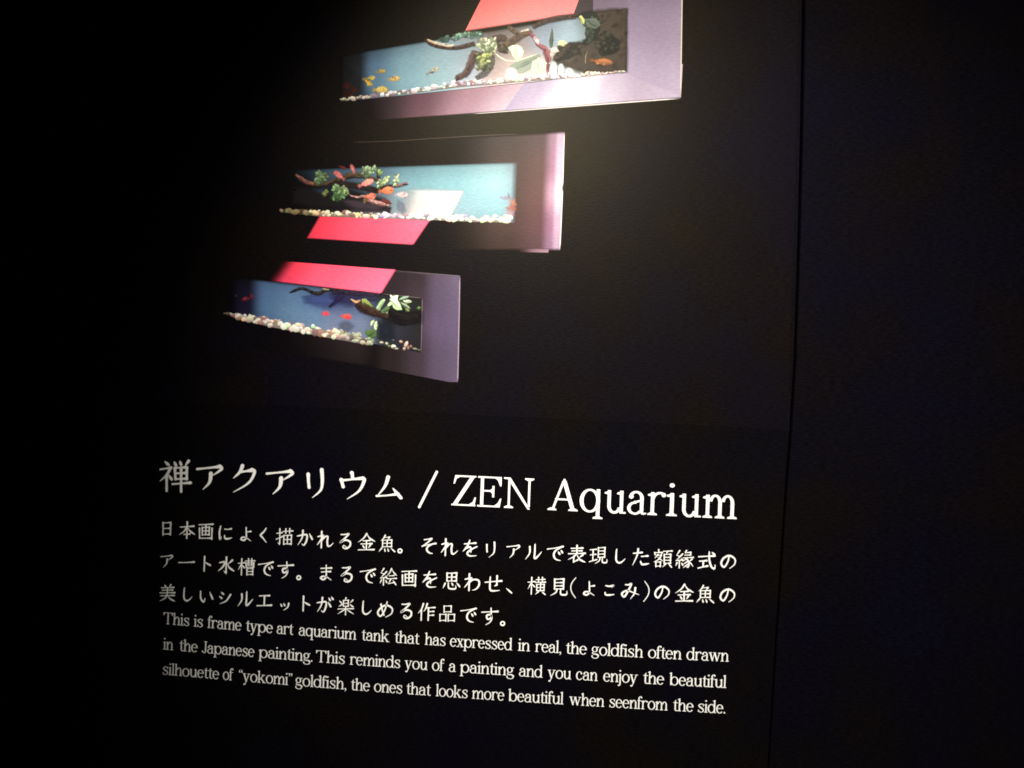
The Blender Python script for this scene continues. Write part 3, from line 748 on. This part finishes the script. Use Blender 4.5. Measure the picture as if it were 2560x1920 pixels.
# ------------------------------------------------------------------ lettering
# Brush characters: strokes on a 100 x 100 cell, y down.  h across, v down, p sweep to the left,
# n sweep to the right, d dot, c running curve, t thin even line
K = {
'ア': 'h 8 25 46 21 82 17;p 80 16 86 26 58 47;p 52 40 50 62 44 76 26 95',
'ク': 'p 42 6 32 28 10 48;h 36 27 74 22;p 74 20 84 28 64 64 10 96',
'リ': 'v 24 20 25 44 27 64;p 70 6 72 44 66 74 38 98',
'ウ': 'v 47 2 50 22;v 14 27 20 54;h 16 30 82 22;p 80 22 86 30 70 68 32 98',
'ム': 'p 50 4 40 40 16 78;h 12 80 46 78 82 72;d 66 50 92 88',
'禅': 'd 18 3 30 14;h 4 28 38 23;p 36 24 24 46 2 66;v 24 46 24 96;d 30 46 40 60;d 48 4 54 17;d 66 2 70 14;p 94 2 82 18;v 50 24 52 60;h 50 24 88 22;v 88 22 88 60;h 53 41 86 40;h 53 59 88 58;h 42 75 100 71;v 70 24 70 99',
'日': 'v 24 10 26 94;h 24 13 78 11;v 77 11 77 93;h 28 50 75 49;h 28 87 76 86',
'本': 'h 10 33 90 28;v 50 4 50 98;p 48 31 34 56 4 78;n 52 31 68 56 98 76;h 32 75 68 73',
'画': 'h 8 12 92 9;v 28 28 30 72;h 28 28 72 26;v 71 26 71 72;h 31 48 70 47;v 50 12 50 70;h 30 70 72 69;v 12 32 14 90;h 13 90 88 89;v 87 32 87 96',
'に': 'c 20 10 14 46 18 90 26 74;h 46 28 66 30 86 26;c 46 66 50 84 70 86 92 80',
'よ': 'c 54 6 56 40 56 74 42 90 22 84 32 70 56 74 88 94;h 56 36 86 32',
'く': 'c 64 6 48 30 30 48 46 66 68 94',
'描': 'h 4 30 36 26;v 22 4 23 88;p 22 92 12 82;h 2 64 38 48;h 42 19 98 16;v 57 4 57 30;v 80 3 80 30;v 46 42 47 94;h 46 42 92 40;v 91 40 91 95;h 48 66 90 65;v 68 42 68 90;h 47 91 91 90',
'か': 'c 6 38 36 32 62 32 60 66 46 90 34 82;p 38 6 34 48 10 90;d 76 24 94 56',
'れ': 'v 28 4 28 97;c 6 34 40 27 26 50 4 80;c 28 58 50 34 64 34 62 60 66 86 80 86 97 70',
'る': 'c 24 14 48 14 70 10 44 38 20 60 48 46 76 54 78 78 58 94 38 88 42 76 60 88',
'金': 'p 50 2 32 28 2 50;n 50 2 68 28 99 46;h 30 42 70 40;h 18 60 82 58;v 50 42 50 90;d 28 66 38 82;p 74 64 62 84;h 5 94 95 92',
'魚': 'p 38 3 28 22 14 34;h 34 16 64 14;p 64 14 52 30;v 24 32 24 70;h 24 32 77 30;v 76 30 76 70;h 25 49 76 48;v 50 32 50 68;h 24 69 77 68;p 20 76 4 97;d 36 78 40 94;d 54 78 60 94;d 72 76 96 97',
'。': 't 50 22 70 30 78 50 70 70 50 78 30 70 22 50 30 30 50 22',
'そ': 'h 26 15 68 9;p 68 9 46 30 14 52;h 14 52 50 43 92 36;c 74 39 48 54 42 72 56 88 76 93',
'を': 'h 16 25 80 20;c 46 4 34 36 10 66;c 24 52 46 42 54 52 54 74;c 88 40 56 56 34 76 48 92 86 91',
'ル': 'p 28 20 28 58 4 94;c 58 6 58 46 58 88 78 74 97 50',
'で': 'h 6 28 50 22 92 14;c 86 16 52 36 42 62 54 84 80 92;d 66 42 75 56;d 81 34 90 48',
'表': 'h 18 18 82 16;h 22 32 78 31;h 4 48 96 45;v 50 2 50 46;p 48 48 34 64 3 80;v 34 62 34 94;h 33 94 56 82;p 84 54 62 70;n 50 50 66 78 98 95',
'現': 'h 4 20 38 17;h 6 48 37 45;h 2 86 42 74;v 21 19 21 80;v 49 8 50 62;h 49 9 86 7;v 85 7 85 62;h 51 26 84 26;h 51 44 84 43;h 50 61 85 60;p 60 62 56 80 32 98;c 73 62 73 84 80 91 97 89 98 72',
'し': 'c 30 5 28 36 30 76 46 92 66 86 86 66',
'た': 'h 8 28 54 23;p 33 4 28 40 5 94;h 52 45 86 42;c 48 72 56 88 74 88 94 84',
'額': 'v 26 2 27 14;v 5 18 8 31;h 6 19 47 17;p 46 18 40 29;p 23 28 6 50;h 22 34 41 32;p 41 33 28 55 2 70;n 22 44 50 64;v 13 70 14 96;h 13 70 39 69;v 38 69 38 96;h 13 93 39 92;h 52 11 99 9;p 75 11 68 26;v 57 28 58 78;h 57 28 93 27;v 92 27 92 78;h 59 44 92 44;h 59 60 92 60;h 57 77 93 76;p 66 80 50 98;d 82 80 99 98',
'縁': 'p 24 2 8 27;h 9 27 26 35;p 40 20 6 57;h 6 57 41 52;d 34 44 43 58;v 24 56 24 97;p 12 68 4 86;d 35 68 43 82;p 60 2 52 14;h 54 14 84 11;v 84 11 82 27;h 52 27 84 25;h 44 42 98 39;p 66 42 42 61;c 62 48 76 64 72 92 60 88;p 70 60 42 79;p 74 74 44 96;p 92 48 78 61;n 76 58 98 88',
'式': 'h 6 30 92 25;h 12 54 50 51;v 32 54 32 84;h 5 92 56 80;c 62 3 64 46 76 84 93 95 96 74;d 76 6 91 18',
'の': 'c 54 20 48 52 28 84 10 64 22 32 56 16 88 36 88 66 60 92',
'ー': 'h 4 52 50 52 96 49',
'ト': 'v 38 4 38 97;d 40 40 78 60',
'水': 'v 50 3 50 92;p 50 94 36 82;c 10 35 40 31 32 56 4 82;p 86 20 60 44;n 54 38 70 64 99 84',
'槽': 'h 2 30 41 26;v 22 3 22 97;p 22 32 2 68;d 24 40 40 56;h 43 17 99 15;v 62 3 62 40;v 81 3 81 40;v 48 28 49 52;h 48 28 95 27;v 94 27 94 52;h 49 40 94 39;h 48 52 95 51;v 54 60 55 97;h 54 60 90 59;v 89 59 89 97;h 55 77 89 76;h 54 94 90 93',
'す': 'h 5 28 95 23;c 56 4 58 34 56 60 38 66 34 46 54 42 62 62 52 84 30 98',
'ま': 'h 18 24 84 21;h 22 46 78 43;c 50 4 52 44 50 80 34 92 18 82 34 72 58 78 84 95',
'絵': 'p 24 2 8 27;h 9 27 26 35;p 40 20 6 57;h 6 57 41 52;d 34 44 43 58;v 24 56 24 97;p 12 68 4 86;d 35 68 43 82;p 68 3 58 26 40 46;n 68 3 82 26 99 43;h 56 44 83 42;h 46 61 98 58;p 66 62 54 86;h 52 88 88 81;d 78 70 96 94',
'思': 'v 23 6 24 52;h 23 7 78 5;v 77 5 77 52;h 25 29 76 28;v 50 7 50 50;h 24 51 77 50;p 14 64 2 92;c 32 60 34 88 50 95 74 93 74 76;d 50 60 58 74;d 78 60 97 82',
'わ': 'v 30 4 30 97;c 6 34 43 27 28 50 4 80;c 28 56 52 36 82 40 86 66 70 88 50 95',
'せ': 'h 4 44 96 36;v 70 8 70 56;p 70 58 56 66;c 32 14 31 50 34 86 54 92 86 89',
'、': 'd 30 34 72 70',
'横': 'h 2 30 40 26;v 22 3 22 97;p 22 32 2 68;d 24 40 40 56;h 47 16 95 14;v 60 3 60 30;v 81 3 81 30;h 42 31 99 29;v 51 42 52 78;h 51 42 93 41;v 92 41 92 78;h 53 60 92 59;v 72 31 72 78;h 52 77 92 76;p 62 82 44 98;d 80 82 99 98',
'見': 'v 25 6 26 62;h 25 7 76 5;v 75 5 75 62;h 27 26 74 25;h 27 44 74 43;h 26 61 75 60;p 38 62 34 80 4 98;c 60 62 60 84 68 93 93 91 95 72',
'(': 't 64 -6 44 22 38 50 46 78 66 106',
')': 't 36 -6 56 22 62 50 54 78 34 106',
'こ': 'c 26 24 52 28 78 22 66 34;c 24 68 28 84 54 86 84 82',
'み': 'c 22 17 38 18 54 12 40 46 18 84 4 66 30 50 60 58 97 72;p 76 34 72 66 50 97',
'美': 'd 32 2 40 16;p 70 2 60 17;h 12 20 88 18;h 18 34 82 33;h 5 50 95 48;v 50 20 50 48;h 10 67 92 64;p 50 50 40 78 4 98;n 52 66 68 84 97 98',
'い': 'c 14 20 16 64 34 86 44 64;d 72 26 92 68',
'シ': 'd 22 14 40 28;d 10 42 28 56;p 90 30 60 74 14 94',
'エ': 'h 18 22 82 20;v 50 22 50 80;h 4 83 96 79',
'ッ': 'd 20 46 30 64;d 44 42 54 60;p 84 42 76 72 44 96',
'が': 'c 4 38 30 34 56 34 54 66 42 90 30 82;p 34 8 28 52 6 90;d 68 34 84 60;d 70 10 80 24;d 86 4 96 18',
'楽': 'p 50 1 44 16;v 36 16 36 50;h 36 16 65 15;v 64 15 64 50;h 37 33 64 32;h 36 49 65 49;d 12 18 26 31;p 30 38 8 52;p 90 14 74 31;d 72 38 93 52;h 5 65 95 62;v 50 50 50 98;p 48 65 4 94;n 52 65 97 93',
'め': 'v 25 22 34 58 44 84;c 60 8 48 56 24 90 8 68 30 38 60 28 90 46 86 76 54 95',
'作': 'p 32 3 22 34 3 58;v 22 36 22 97;p 54 3 46 30 34 48;h 50 27 98 24;v 62 27 62 97;h 64 48 92 46;h 64 69 92 67',
'品': 'v 29 6 30 44;h 29 7 72 6;v 71 6 71 44;h 30 41 71 40;v 6 55 7 96;h 6 56 43 55;v 42 55 42 96;h 7 92 42 91;v 55 55 56 96;h 55 56 93 55;v 92 55 92 96;h 56 92 92 91',
}
PROF = {'h': (.66, .46, .56, 1.06), 'v': (1.04, .82, .76, .86), 'p': (1.06, .9, .62, .14), 'n': (.26, .62, 1.16, .35),
        'd': (.3, .85, 1.2, .95), 'c': (.64, .98, 1.0, .32), 't': (.5, .62, .62, .5)}

def prof(kind, t):
    P = PROF[kind]; s = t * 3; i = min(2, int(s)); a = s - i
    return P[i] * (1 - a) + P[i + 1] * a

def disc(F, T, x, y, r, n=10):
    F.poly([T(x + r * math.cos(2 * math.pi * i / n), y + r * math.sin(2 * math.pi * i / n)) for i in range(n)])

def ribbon(F, T, pts, wf, n=5, caps=True):
    P, W = resample(pts, [0.0] * len(pts), n) if len(pts) > 2 else ([tuple(pts[0]), tuple((a + b_) / 2 for a, b_ in zip(*pts)), tuple(pts[1])], None)
    tot = len(P) - 1
    W = [wf(i / tot) for i in range(tot + 1)]
    F.lift(); row = []
    for i, p in enumerate(P):
        t = tangent(P, i)
        row.append((F.add(T(p[0] - t[1] * W[i] / 2, p[1] + t[0] * W[i] / 2)), F.add(T(p[0] + t[1] * W[i] / 2, p[1] - t[0] * W[i] / 2))))
    for i in range(tot):
        F.face([row[i][0], row[i + 1][0], row[i + 1][1], row[i][1]])
    if caps:
        disc(F, T, *P[0], W[0] / 2, 8); disc(F, T, *P[-1], W[-1] / 2, 8)

def brush(F, ch, T, wt):
    F.k = 0
    for st in K[ch].split(';'):
        q = st.split(); kind = q[0]; c = [float(a) for a in q[1:]]
        pts = [(a, b_ - .055 * (a - 50)) for a, b_ in zip(c[0::2], c[1::2])]
        ribbon(F, T, pts, lambda t, kd=kind: wt * prof(kd, t), 5)

# Roman letters with serifs: base line 0, y up
class Roman:
    def __init__(self, S, h, xh, desc, fl):
        self.S, self.h, self.x, self.d, self.fl = S, h, xh, desc, fl
    def set(self, F, T):
        self.F, self.T = F, T
    def r(self, x0, y0, x1, y1): self.F.poly([self.T(x0, y0), self.T(x1, y0), self.T(x1, y1), self.T(x0, y1)])
    def q(self, *p): self.F.poly([self.T(*a) for a in p])
    def dot(self, x, y, r): disc(self.F, self.T, x, y, r, 14)
    def stem(self, x, y0, y1): self.r(x - self.S / 2, y0, x + self.S / 2, y1)
    def foot(self, x, y=0, l=None, r=None):
        l = self.fl if l is None else l; r = self.fl if r is None else r
        S = self.S / 2; h = self.h
        self.q((x - S - l, y), (x + S + r, y), (x + S + r, y + h * .75), (x + S, y + h * 1.7), (x - S, y + h * 1.7), (x - S - l, y + h * .75))
    def cap(self, x, y, l=None, r=None):
        l = self.fl if l is None else l; r = self.fl if r is None else r
        S = self.S / 2; h = self.h
        self.q((x - S - l, y), (x - S - l, y - h * .75), (x - S, y - h * 1.7), (x + S, y - h * 1.7), (x + S + r, y - h * .75), (x + S + r, y))
    def flag(self, x, y):
        S = self.S / 2; h = self.h
        self.q((x - S - self.fl, y - h * 1.1), (x - S - self.fl, y - h * 1.9), (x - S, y - h * 2.3), (x + S, y - h * 2), (x + S, y + h * .35))
    def ring(self, cx, cy, rx, ry, wv, wh, a0=0, a1=360, n=28):
        F, T = self.F, self.T; F.lift(); row = []
        for i in range(n + 1):
            a = math.radians(a0 + (a1 - a0) * i / n); c, s = math.cos(a), math.sin(a)
            row.append((F.add(T(cx + rx * c, cy + ry * s)), F.add(T(cx + (rx - wv) * c, cy + (ry - wh) * s))))
        for i in range(n):
            F.face([row[i][0], row[i + 1][0], row[i + 1][1], row[i][1]])
    def line(self, x0, y0, x1, y1, w):
        k = w / 2 / max(.3, abs(y1 - y0) / math.hypot(x1 - x0, y1 - y0))
        self.q((x0 - k, y0), (x0 + k, y0), (x1 + k, y1), (x1 - k, y1))
    def path(self, pts, w): ribbon(self.F, self.T, pts, w, 5)
    def arch(self, xl, xr):
        S = self.S; X = self.x
        cx = (xl + xr + S * .8) / 2; rx = xr + S / 2 - cx
        self.ring(cx, X - 17, rx, 18, S, self.h * 1.25, 0, 168)
        self.stem(xr, 0, X - 16.8); self.foot(xr)
    def glyph(self, ch):
        S, h, X, D, fl = self.S, self.h, self.x, self.d, self.fl
        A = 70; s2 = S / 2; L = fl + s2
        if ch in 'iíj':
            x = L + 1
            self.flag(x, X - h * .3); self.dot(x - .5, X + 17, S * .66)
            if ch == 'i': self.stem(x, 0, X); self.foot(x)
            else:
                self.stem(x, -8, X); self.ring(x - 9 + s2, -8, 9, 13, S, h * 1.3, 250, 360); self.dot(x - 8, D + 4, S * .5)
            return x + L + 1
        if ch == 'l':
            x = L + 1; self.stem(x, 0, A); self.flag(x, A); self.foot(x); return x + L + 1
        if ch in 'nmrhbpk':
            x = L + 1; top = A if ch in 'hbk' else X
            self.flag(x, top - h * .3); self.stem(x, D if ch == 'p' else 0, top)
            if ch == 'b':
                self.ring(x + 17.5, X / 2, 20.5, X / 2 + 1.2, S * 1.08, h * 1.2); return x + 40
            self.foot(x, D if ch == 'p' else 0)
            if ch == 'p':
                self.ring(x + 17.5, X / 2, 20.5, X / 2 + 1.2, S * 1.08, h * 1.2); return x + 40
            if ch in 'nh': self.arch(x, x + 26); return x + 26 + L + 1
            if ch == 'm': self.arch(x, x + 25); self.arch(x + 25, x + 50); return x + 50 + L + 1
            if ch == 'r':
                self.ring(x + 15, X - 17, 15 + s2 - 1, 18, S * .9, h * 1.3, 55, 170); self.dot(x + 22.5, X - 5.2, S * .66); return x + 27
            self.line(x + 3, 17, x + 24, X - h, h * 1.3); self.r(x + 15, X - h, x + 33, X)
            self.line(x + 30, 0, x + 11, 27, S * 1.1); self.r(x + 20, 0, x + 39, h); return x + 39
        if ch == 'u':
            x = L + 1; xr = x + 26
            self.flag(x, X - h * .3); self.flag(xr, X - h * .3)
            self.stem(x, 16, X); self.stem(xr, 0, X); self.r(xr, 0, xr + L, h)
            cx = (x - s2 + xr) / 2
            self.ring(cx, 16.2, cx - x + s2, 17.2, S, h * 1.5, 180, 345); return xr + L + 1
        if ch == 'a':
            xr = 31
            self.stem(xr, 5, X - 14); self.ring(19.5, X - 14, 11.5 + s2, 15, S, h * 1.25, 0, 155); self.dot(9.5, X - 11.5, S * .68)
            self.ring(17.5, 13.2, 15.5, 14.2, S * .95, h * 1.2, 75, 330); self.path([(16, 26.5), (24, 28.5), (31, 31)], lambda t: h * 1.2)
            self.path([(xr, 8), (xr + 1.5, 2.2), (xr + 8, 2.5)], lambda t: S * .8 - (S * .8 - h) * t); return 42
        if ch in 'eco':
            rx = 20.5 if ch == 'o' else 18.5
            if ch == 'o': self.ring(22, X / 2, rx, X / 2 + 1.2, S * 1.08, h * 1.2); return 44
            self.ring(20, X / 2, rx, X / 2 + 1.2, S * 1.08, h * 1.2, 8 if ch == 'e' else 48, 322)
            if ch == 'e':
                self.r(6, X / 2 + 1, 38, X / 2 + 1 + h)
                return 40
            self.dot(31, X - 10.5, S * .68); return 39
        if ch in 'dq':
            xr = 37
            self.ring(21, X / 2, 20, X / 2 + 1.2, S * 1.08, h * 1.2)
            self.stem(xr, 0 if ch == 'd' else D, A if ch == 'd' else X + .8)
            if ch == 'd': self.flag(xr, A); self.r(xr, 0, xr + L, h); return xr + L + 1
            self.foot(xr, D); return xr + L + 1
        if ch == 'g':
            self.ring(18, X - 15, 14.5, 16, S * .95, h * 1.1)
            self.q((27, X - 5), (29, X - 2), (38, X + 1), (38, X - 3.5), (33, X - 5))
            self.path([(12, 18), (7, 11), (12, 6), (28, 5), (37, -2)], lambda t: h * 1.2 + (S - h) * max(0, min(1, (t - .3) * 2)))
            self.ring(20.5, -7, 18, 12.5, S * .8, h * 1.1, 150, 390); return 41
        if ch == 's':
            self.path([(31, X - 11), (27, X - 2), (17, X - 1.5), (8, X - 9), (13, X - 18), (27, X - 27), (32, 10), (25, 2), (15, 1.5), (6, 10)],
                      lambda t: h * 1.1 + (S * 1.15 - h * 1.1) * max(0, 1 - abs(t - .5) * 3.0))
            self.r(29.5, X - 14, 32.5, X); self.r(4.5, 0, 7.5, 14); return 38
        if ch == 't':
            x = 12
            self.stem(x, 9, X + 8); self.q((x - s2, X), (x + s2, X), (x + s2, X + 15), (x + s2 - 3, X + 12))
            self.r(2, X - h, 25, X); self.ring(x - s2 + 10.5, 9.5, 10.5, 10.2, S, h * 1.4, 180, 318); return 26
        if ch == 'f':
            x = L + 1
            self.stem(x, 0, 56); self.foot(x); self.r(1, X - h, x + 15, X); self.ring(x - s2 + 12, 56, 12, 14.5, S, h * 1.25, 55, 180); self.dot(x + 13.5, 63.5, S * .6); return x + 15
        if ch in 'yvw':
            self.line(21, 0, 7, X, S * 1.1); self.r(0, X - h, 17, X)
            if ch == 'w':
                self.line(19, 0, 32, X, h * 1.2); self.line(45, 0, 31, X, S * 1.1); self.line(44, 0, 57, X, h * 1.2); self.r(49, X - h, 64, X); self.r(24, X - h, 38, X); return 65
            self.line(20, 0, 35, X, h * 1.3); self.r(27, X - h, 43, X)
            if ch == 'y': self.line(14, D + 4, 20.5, 1, h * 1.3); self.dot(9.5, D + 5, S * .66); self.r(10, D + 1.2, 15, D + 1.2 + h)
            return 43
        if ch == 'x':
            self.line(34, 0, 8, X, S * 1.1); self.line(8, 0, 34, X, h * 1.2)
            for a in (0, 24): self.r(a, 0, a + 17, h); self.r(a, X - h, a + 17, X)
            return 42
        if ch == 'T':
            self.stem(29, 0, 68); self.foot(29); self.r(3, 68 - h, 55, 68)
            self.q((3, 68 - h), (3, 51), (5.5, 51), (11, 68 - h)); self.q((55, 68 - h), (47, 68 - h), (52.5, 51), (55, 51)); return 58
        if ch == 'J':
            x = 24; self.stem(x, 12, 68); self.cap(x, 68); self.ring(x + s2 - 12, 12, 12, 13.5, S, h * 1.3, 215, 360); self.dot(6, 9, S * .66); return x + L + 2
        if ch == 'Z':
            self.r(7, 68 - h, 55, 68); self.r(0, 0, 55, h)
            self.line(7.5, 2, 47.5, 66, S * 1.22)
            self.F.lift(); self.q((7, 68), (18, 68 - h), (10, 60), (6.5, 49), (3.2, 49)); self.q((56, 20), (53, 0), (30, 0), (40, h), (49, 9.5), (53, 20)); return 58
        if ch == 'E':
            x = 12; self.stem(x, 0, 68); self.r(2, 0, 52, h); self.r(2, 68 - h, 54, 68); self.r(x, 36 - h / 2, 37, 36 + h / 2)
            self.q((32, 68), (55, 68), (55, 47.5), (52, 47.5), (47, 60), (41, 68 - h)); self.q((32, 0), (40, h), (48, 9.5), (53, 20), (55.6, 20), (52.5, 0))
            self.q((35, 47.5), (35, 42), (29, 36.5), (29, 35.5), (35, 30), (35, 22), (39.5, 22), (39.5, 47.5)); return 56
        if ch == 'N':
            self.r(12.6, 2, 17, 64); self.foot(14.8, 0, 6.4, 6.4); self.r(56, 4, 60.4, 66); self.cap(58.2, 68, 6.4, 6.4)
            self.q((3, 68), (17, 68), (60.4, 0), (60.4, -1.5), (56, -1.5), (12, 64), (3, 65)); return 72
        if ch == 'A':
            self.line(12.5, 0, 35, 66, h * 1.35); self.line(57, 0, 36.5, 66, S * 1.2); self.q((31, 60), (35, 70.5), (38, 70.5), (42, 58))
            self.r(18, 23, 50, 23 + h * 1.1); self.foot(11.8, 0, 6, 6); self.foot(57.5, 0, 7, 6); return 70
        if ch == '.': self.dot(7, S * .6, S * .66); return 14
        if ch == ',':
            self.dot(8, S * .6, S * .66); self.path([(9.5, 5), (11, -3), (5, -11)], lambda t: S * .6 * (1 - t) + 1.2); return 15
        if ch in '“”':
            for a in (7, 19):
                if ch == '“': self.dot(a, 54, S * .6); self.path([(a - 2.5, 55), (a - 2, 62), (a + 3, 67)], lambda t: S * .6 * (1 - t) + 1)
                else: self.dot(a, 65, S * .6); self.path([(a + 2.5, 64), (a + 2, 57), (a - 3, 52)], lambda t: S * .6 * (1 - t) + 1)
            return 26
        raise ValueError(ch)

INK = 0.00012
def fit(pts, deg):
    """least squares line/parabola Z(X) through measured points"""
    P = [mm(*p) for p in pts]
    import numpy as np
    c = np.polyfit([p[0] for p in P], [p[1] for p in P], deg)
    return lambda x: float(np.polyval(c, x))

def word(R, F, txt, x0, x1, base, unit, squeeze=True):
    probe = Flat(0); R.set(probe, lambda x, y: (x, y)); pen = 0; pos = []
    for ch in txt:
        pos.append(pen); pen += R.glyph(ch) - 2.2
    lo = min(v[0] for v in probe.v); 
    # true ink extent of the set word
    probe = Flat(0)
    for ch, p in zip(txt, pos):
        R.set(probe, lambda x, y, p=p: (x + p, y)); R.glyph(ch)
    lo = min(v[0] for v in probe.v); hi = max(v[0] for v in probe.v)
    k = (x1 - x0) / (hi - lo)
    for ch, p in zip(txt, pos):
        F.k = 0
        R.set(F, lambda x, y, p=p: (x0 + (x + p - lo) * k, base(x0 + (x + p - lo) * k) + y * unit))
        R.glyph(ch)

# heading: brush characters and roman capitals
TITLE_J = [('禅', 397, 479, 1147, 1232), ('ア', 490, 557, 1160.5, 1228.5), ('ク', 580.5, 639.5, 1160.5, 1235.7), ('ア', 664, 734, 1172, 1240),
           ('リ', 767.5, 809, 1170, 1248), ('ウ', 850, 914, 1178, 1252), ('ム', 938.6, 1005.5, 1188.7, 1247)]
F = Flat(INK)
for ch, xa, xb, ya, yb in TITLE_J:
    cs = []
    for st in K[ch].split(';'):
        q = [float(a) for a in st.split()[1:]]; cs += [(a, b_ - .055 * (a - 50)) for a, b_ in zip(q[0::2], q[1::2])]
    wt = 8.8 if ch == '禅' else 12
    ax, bx = min(c[0] for c in cs) - wt * .35, max(c[0] for c in cs) + wt * .35
    ay, by = min(c[1] for c in cs) - wt * .35, max(c[1] for c in cs) + wt * .35
    slope = 0.047
    xm = (xa + xb) / 2
    hs = slope * (xb - xa) * .5
    brush(F, ch, lambda x, y: mm(xa + (x - ax) / (bx - ax) * (xb - xa), ya + hs * .6 + (y - ay) / (by - ay) * (yb - ya - hs * 1.2) + slope * (xa + (x - ax) / (bx - ax) * (xb - xa) - xm)), wt)
F.k = 0
p0, p1 = mm(1092, 1179.7), mm(1048, 1267.6)
ribbon(F, lambda x, y: (x, y), [p0, p1], lambda t: .0030)
F.build('heading', M_white, panel, 'large white Japanese heading in brush characters')
F = Flat(INK)
tb = fit([(1158, 1263.8), (1407, 1277.2), (1633, 1287.6), (1800, 1295.4)], 1)
RT = Roman(6.9, 3.4, 50, -14.5, 6.2)
for ch, xa, xb in (('Z', 1128, 1189), ('E', 1192.6, 1252.4), ('N', 1257.6, 1333), ('A', 1369, 1444.3), ('q', 1448.5, 1507), ('u', 1510.7, 1564.6),
                   ('a', 1568, 1616), ('r', 1618.9, 1664), ('i', 1665.9, 1692.5), ('u', 1698, 1752.7), ('m', 1757, 1842.6)):
    xm = (xa + xb) / 2
    word(RT, F, ch, mm(xa, 1270)[0], mm(xb, 1270)[0], tb, pxl(77.0) / 68 * .995)
F.build('heading', M_white, panel, 'large white English heading in serif letters')

# three lines of Japanese
LINES = [
 ('日本画によく描かれる金魚。それをリアルで表現した額縁式の',
  [(416.8,1320.8),(467.7,1323.5),(514.5,1329.5),(563.3,1331.9),(613.5,1336.9),(659.4,1338.5),(711.2,1341.9),(762,1345),(813.3,1348),(863.4,1353),(916.3,1354.3),(967.8,1359.6),(1000,1377),
   (1070.8,1365.3),(1123.6,1366.9),(1175.7,1370.8),(1227.4,1372),(1283.8,1376.6),(1333.6,1379.7),(1388,1384.8),(1442,1384.8),(1495.7,1389.4),(1549,1388.6),(1602.6,1393.3),(1657,1396.4),(1710.7,1399),(1766.7,1401),(1820.4,1403)]),
 ('アート水槽です。まるで絵画を思わせ、横見(よこみ)の金魚の',
  [(417.5,1402),(466.3,1404.5),(515.5,1409.8),(565.7,1413),(615.9,1417),(664.4,1421),(713.9,1423.9),(747,1444),(814.9,1432),(866.8,1435.6),(919.3,1438),(970.5,1442),(1022.5,1445.5),(1074.7,1449.7),(1129,1452.4),(1182,1453.6),(1233.3,1458.6),(1272,1475.7),
   (1341.4,1465),(1397.4,1468),(1432.3,1469),(1471,1471),(1523,1473.8),(1576,1477),(1617,1478.8),(1655,1480),(1710.7,1482.7),(1763.2,1485.8),(1818.4,1486.6)]),
 ('美しいシルエットが楽しめる作品です。',
  [(418.5,1482.4),(467.7,1486.8),(515.5,1490),(562.3,1493),(613.2,1496.8),(661,1501.5),(711,1510.8),(763,1508.5),(812.6,1510.8),(864.4,1516.9),(915.3,1519),(963,1523),(1015.7,1528),(1065.8,1530),(1118.6,1533.3),(1171,1538),(1224.3,1539),(1256.6,1558.6)]),
]
SMALL = {'し': .82, 'よ': .84, 'こ': .80, 'い': .9, 'と': .9, 'に': .92, 'ト': .86, 'シ': .8, 'ッ': .72, 'エ': .9, 'く': .9, '日': .84, 'リ': .88, 'の': .88, 'ま': .9, '。': .36, '、': .7, '品': .92, 'ア': .86, 'ル': .92}
for txt, pos in LINES:
    F = Flat(INK)
    line = fit([p for c, p in zip(txt, pos) if c not in '。、ッ'], 2)
    for ch, (px, py) in zip(txt, pos):
        cx, cz = mm(px, py)
        if ch not in '。、ッ': cz = line(cx)
        em = pxl(47.0) * SMALL.get(ch, .96)
        n = K[ch].count(';')
        wt = 9.6 if n < 6 else (8.6 if n < 11 else 7.0)
        if ch == '。': wt = 22
        if ch in '()': wt = 7.5
        wt /= min(1, SMALL.get(ch, .96)) ** .5
        brush(F, ch, lambda x, y: (cx + (x - 50) / 100 * em, cz - (y - 50) / 100 * em), wt)
    F.build('japanese_text_line', M_white, panel)

# three lines of English, each word set to its own width
EN = [
 ([(425,1560.9),(972,1604.7),(1085,1613.5),(1820,1654)],
  'This 408.4 473 is 484.4 507 frame 519 603.5 type 615 682 art 692 733.6 aquarium 747 891 tank 904.6 974 that 987 1049 has 1062.3 1114 expressed 1125 1281 in 1295 1325 real, 1338 1403 the 1415 1467 goldfish 1479 1608 often 1620 1704 drawn 1716 1822'),
 ([(420,1624.4),(940,1666),(1800,1719)],
  'in 408 433 the 448.6 494 Japanese 504.5 636 painting. 646.6 781.5 This 790 862 reminds 874.5 1000.6 you 1011.6 1069 of 1080 1110.6 a 1122 1139.6 painting 1150 1286 and 1297.6 1356.6 you 1369 1428 can 1440 1494 enjoy 1508 1594.5 the 1608 1660 beautiful 1673 1816'),
 ([(420,1687),(960,1730.8),(1800,1783)],
  'silhouette 407 548 of 557 583 “yokomi” 597 730.6 goldfish, 738.6 866 the 877.5 924.7 ones 935 1005.6 that 1016 1077.6 looks 1089.7 1169 more 1180 1260.7 beautiful 1270.5 1409 when 1422.8 1511 seenfrom 1523.7 1669.4 the 1682.8 1733.4 side. 1745 1813'),
]
RB = Roman(6.5, 3.0, 47, -21, 5.2)
for pts, words in EN:
    F = Flat(INK)
    base = fit(pts, 2)
    q = words.split()
    ym = sum(p[1] for p in pts) / len(pts)
    for i in range(0, len(q), 3):
        yy = pts[0][1] + (float(q[i + 1]) - pts[0][0]) * (pts[-1][1] - pts[0][1]) / (pts[-1][0] - pts[0][0])
        word(RB, F, q[i], mm(float(q[i + 1]), yy)[0], mm(float(q[i + 2]), yy)[0], base, 0.000209 * DIST)
    F.build('english_text_line', M_white, panel)
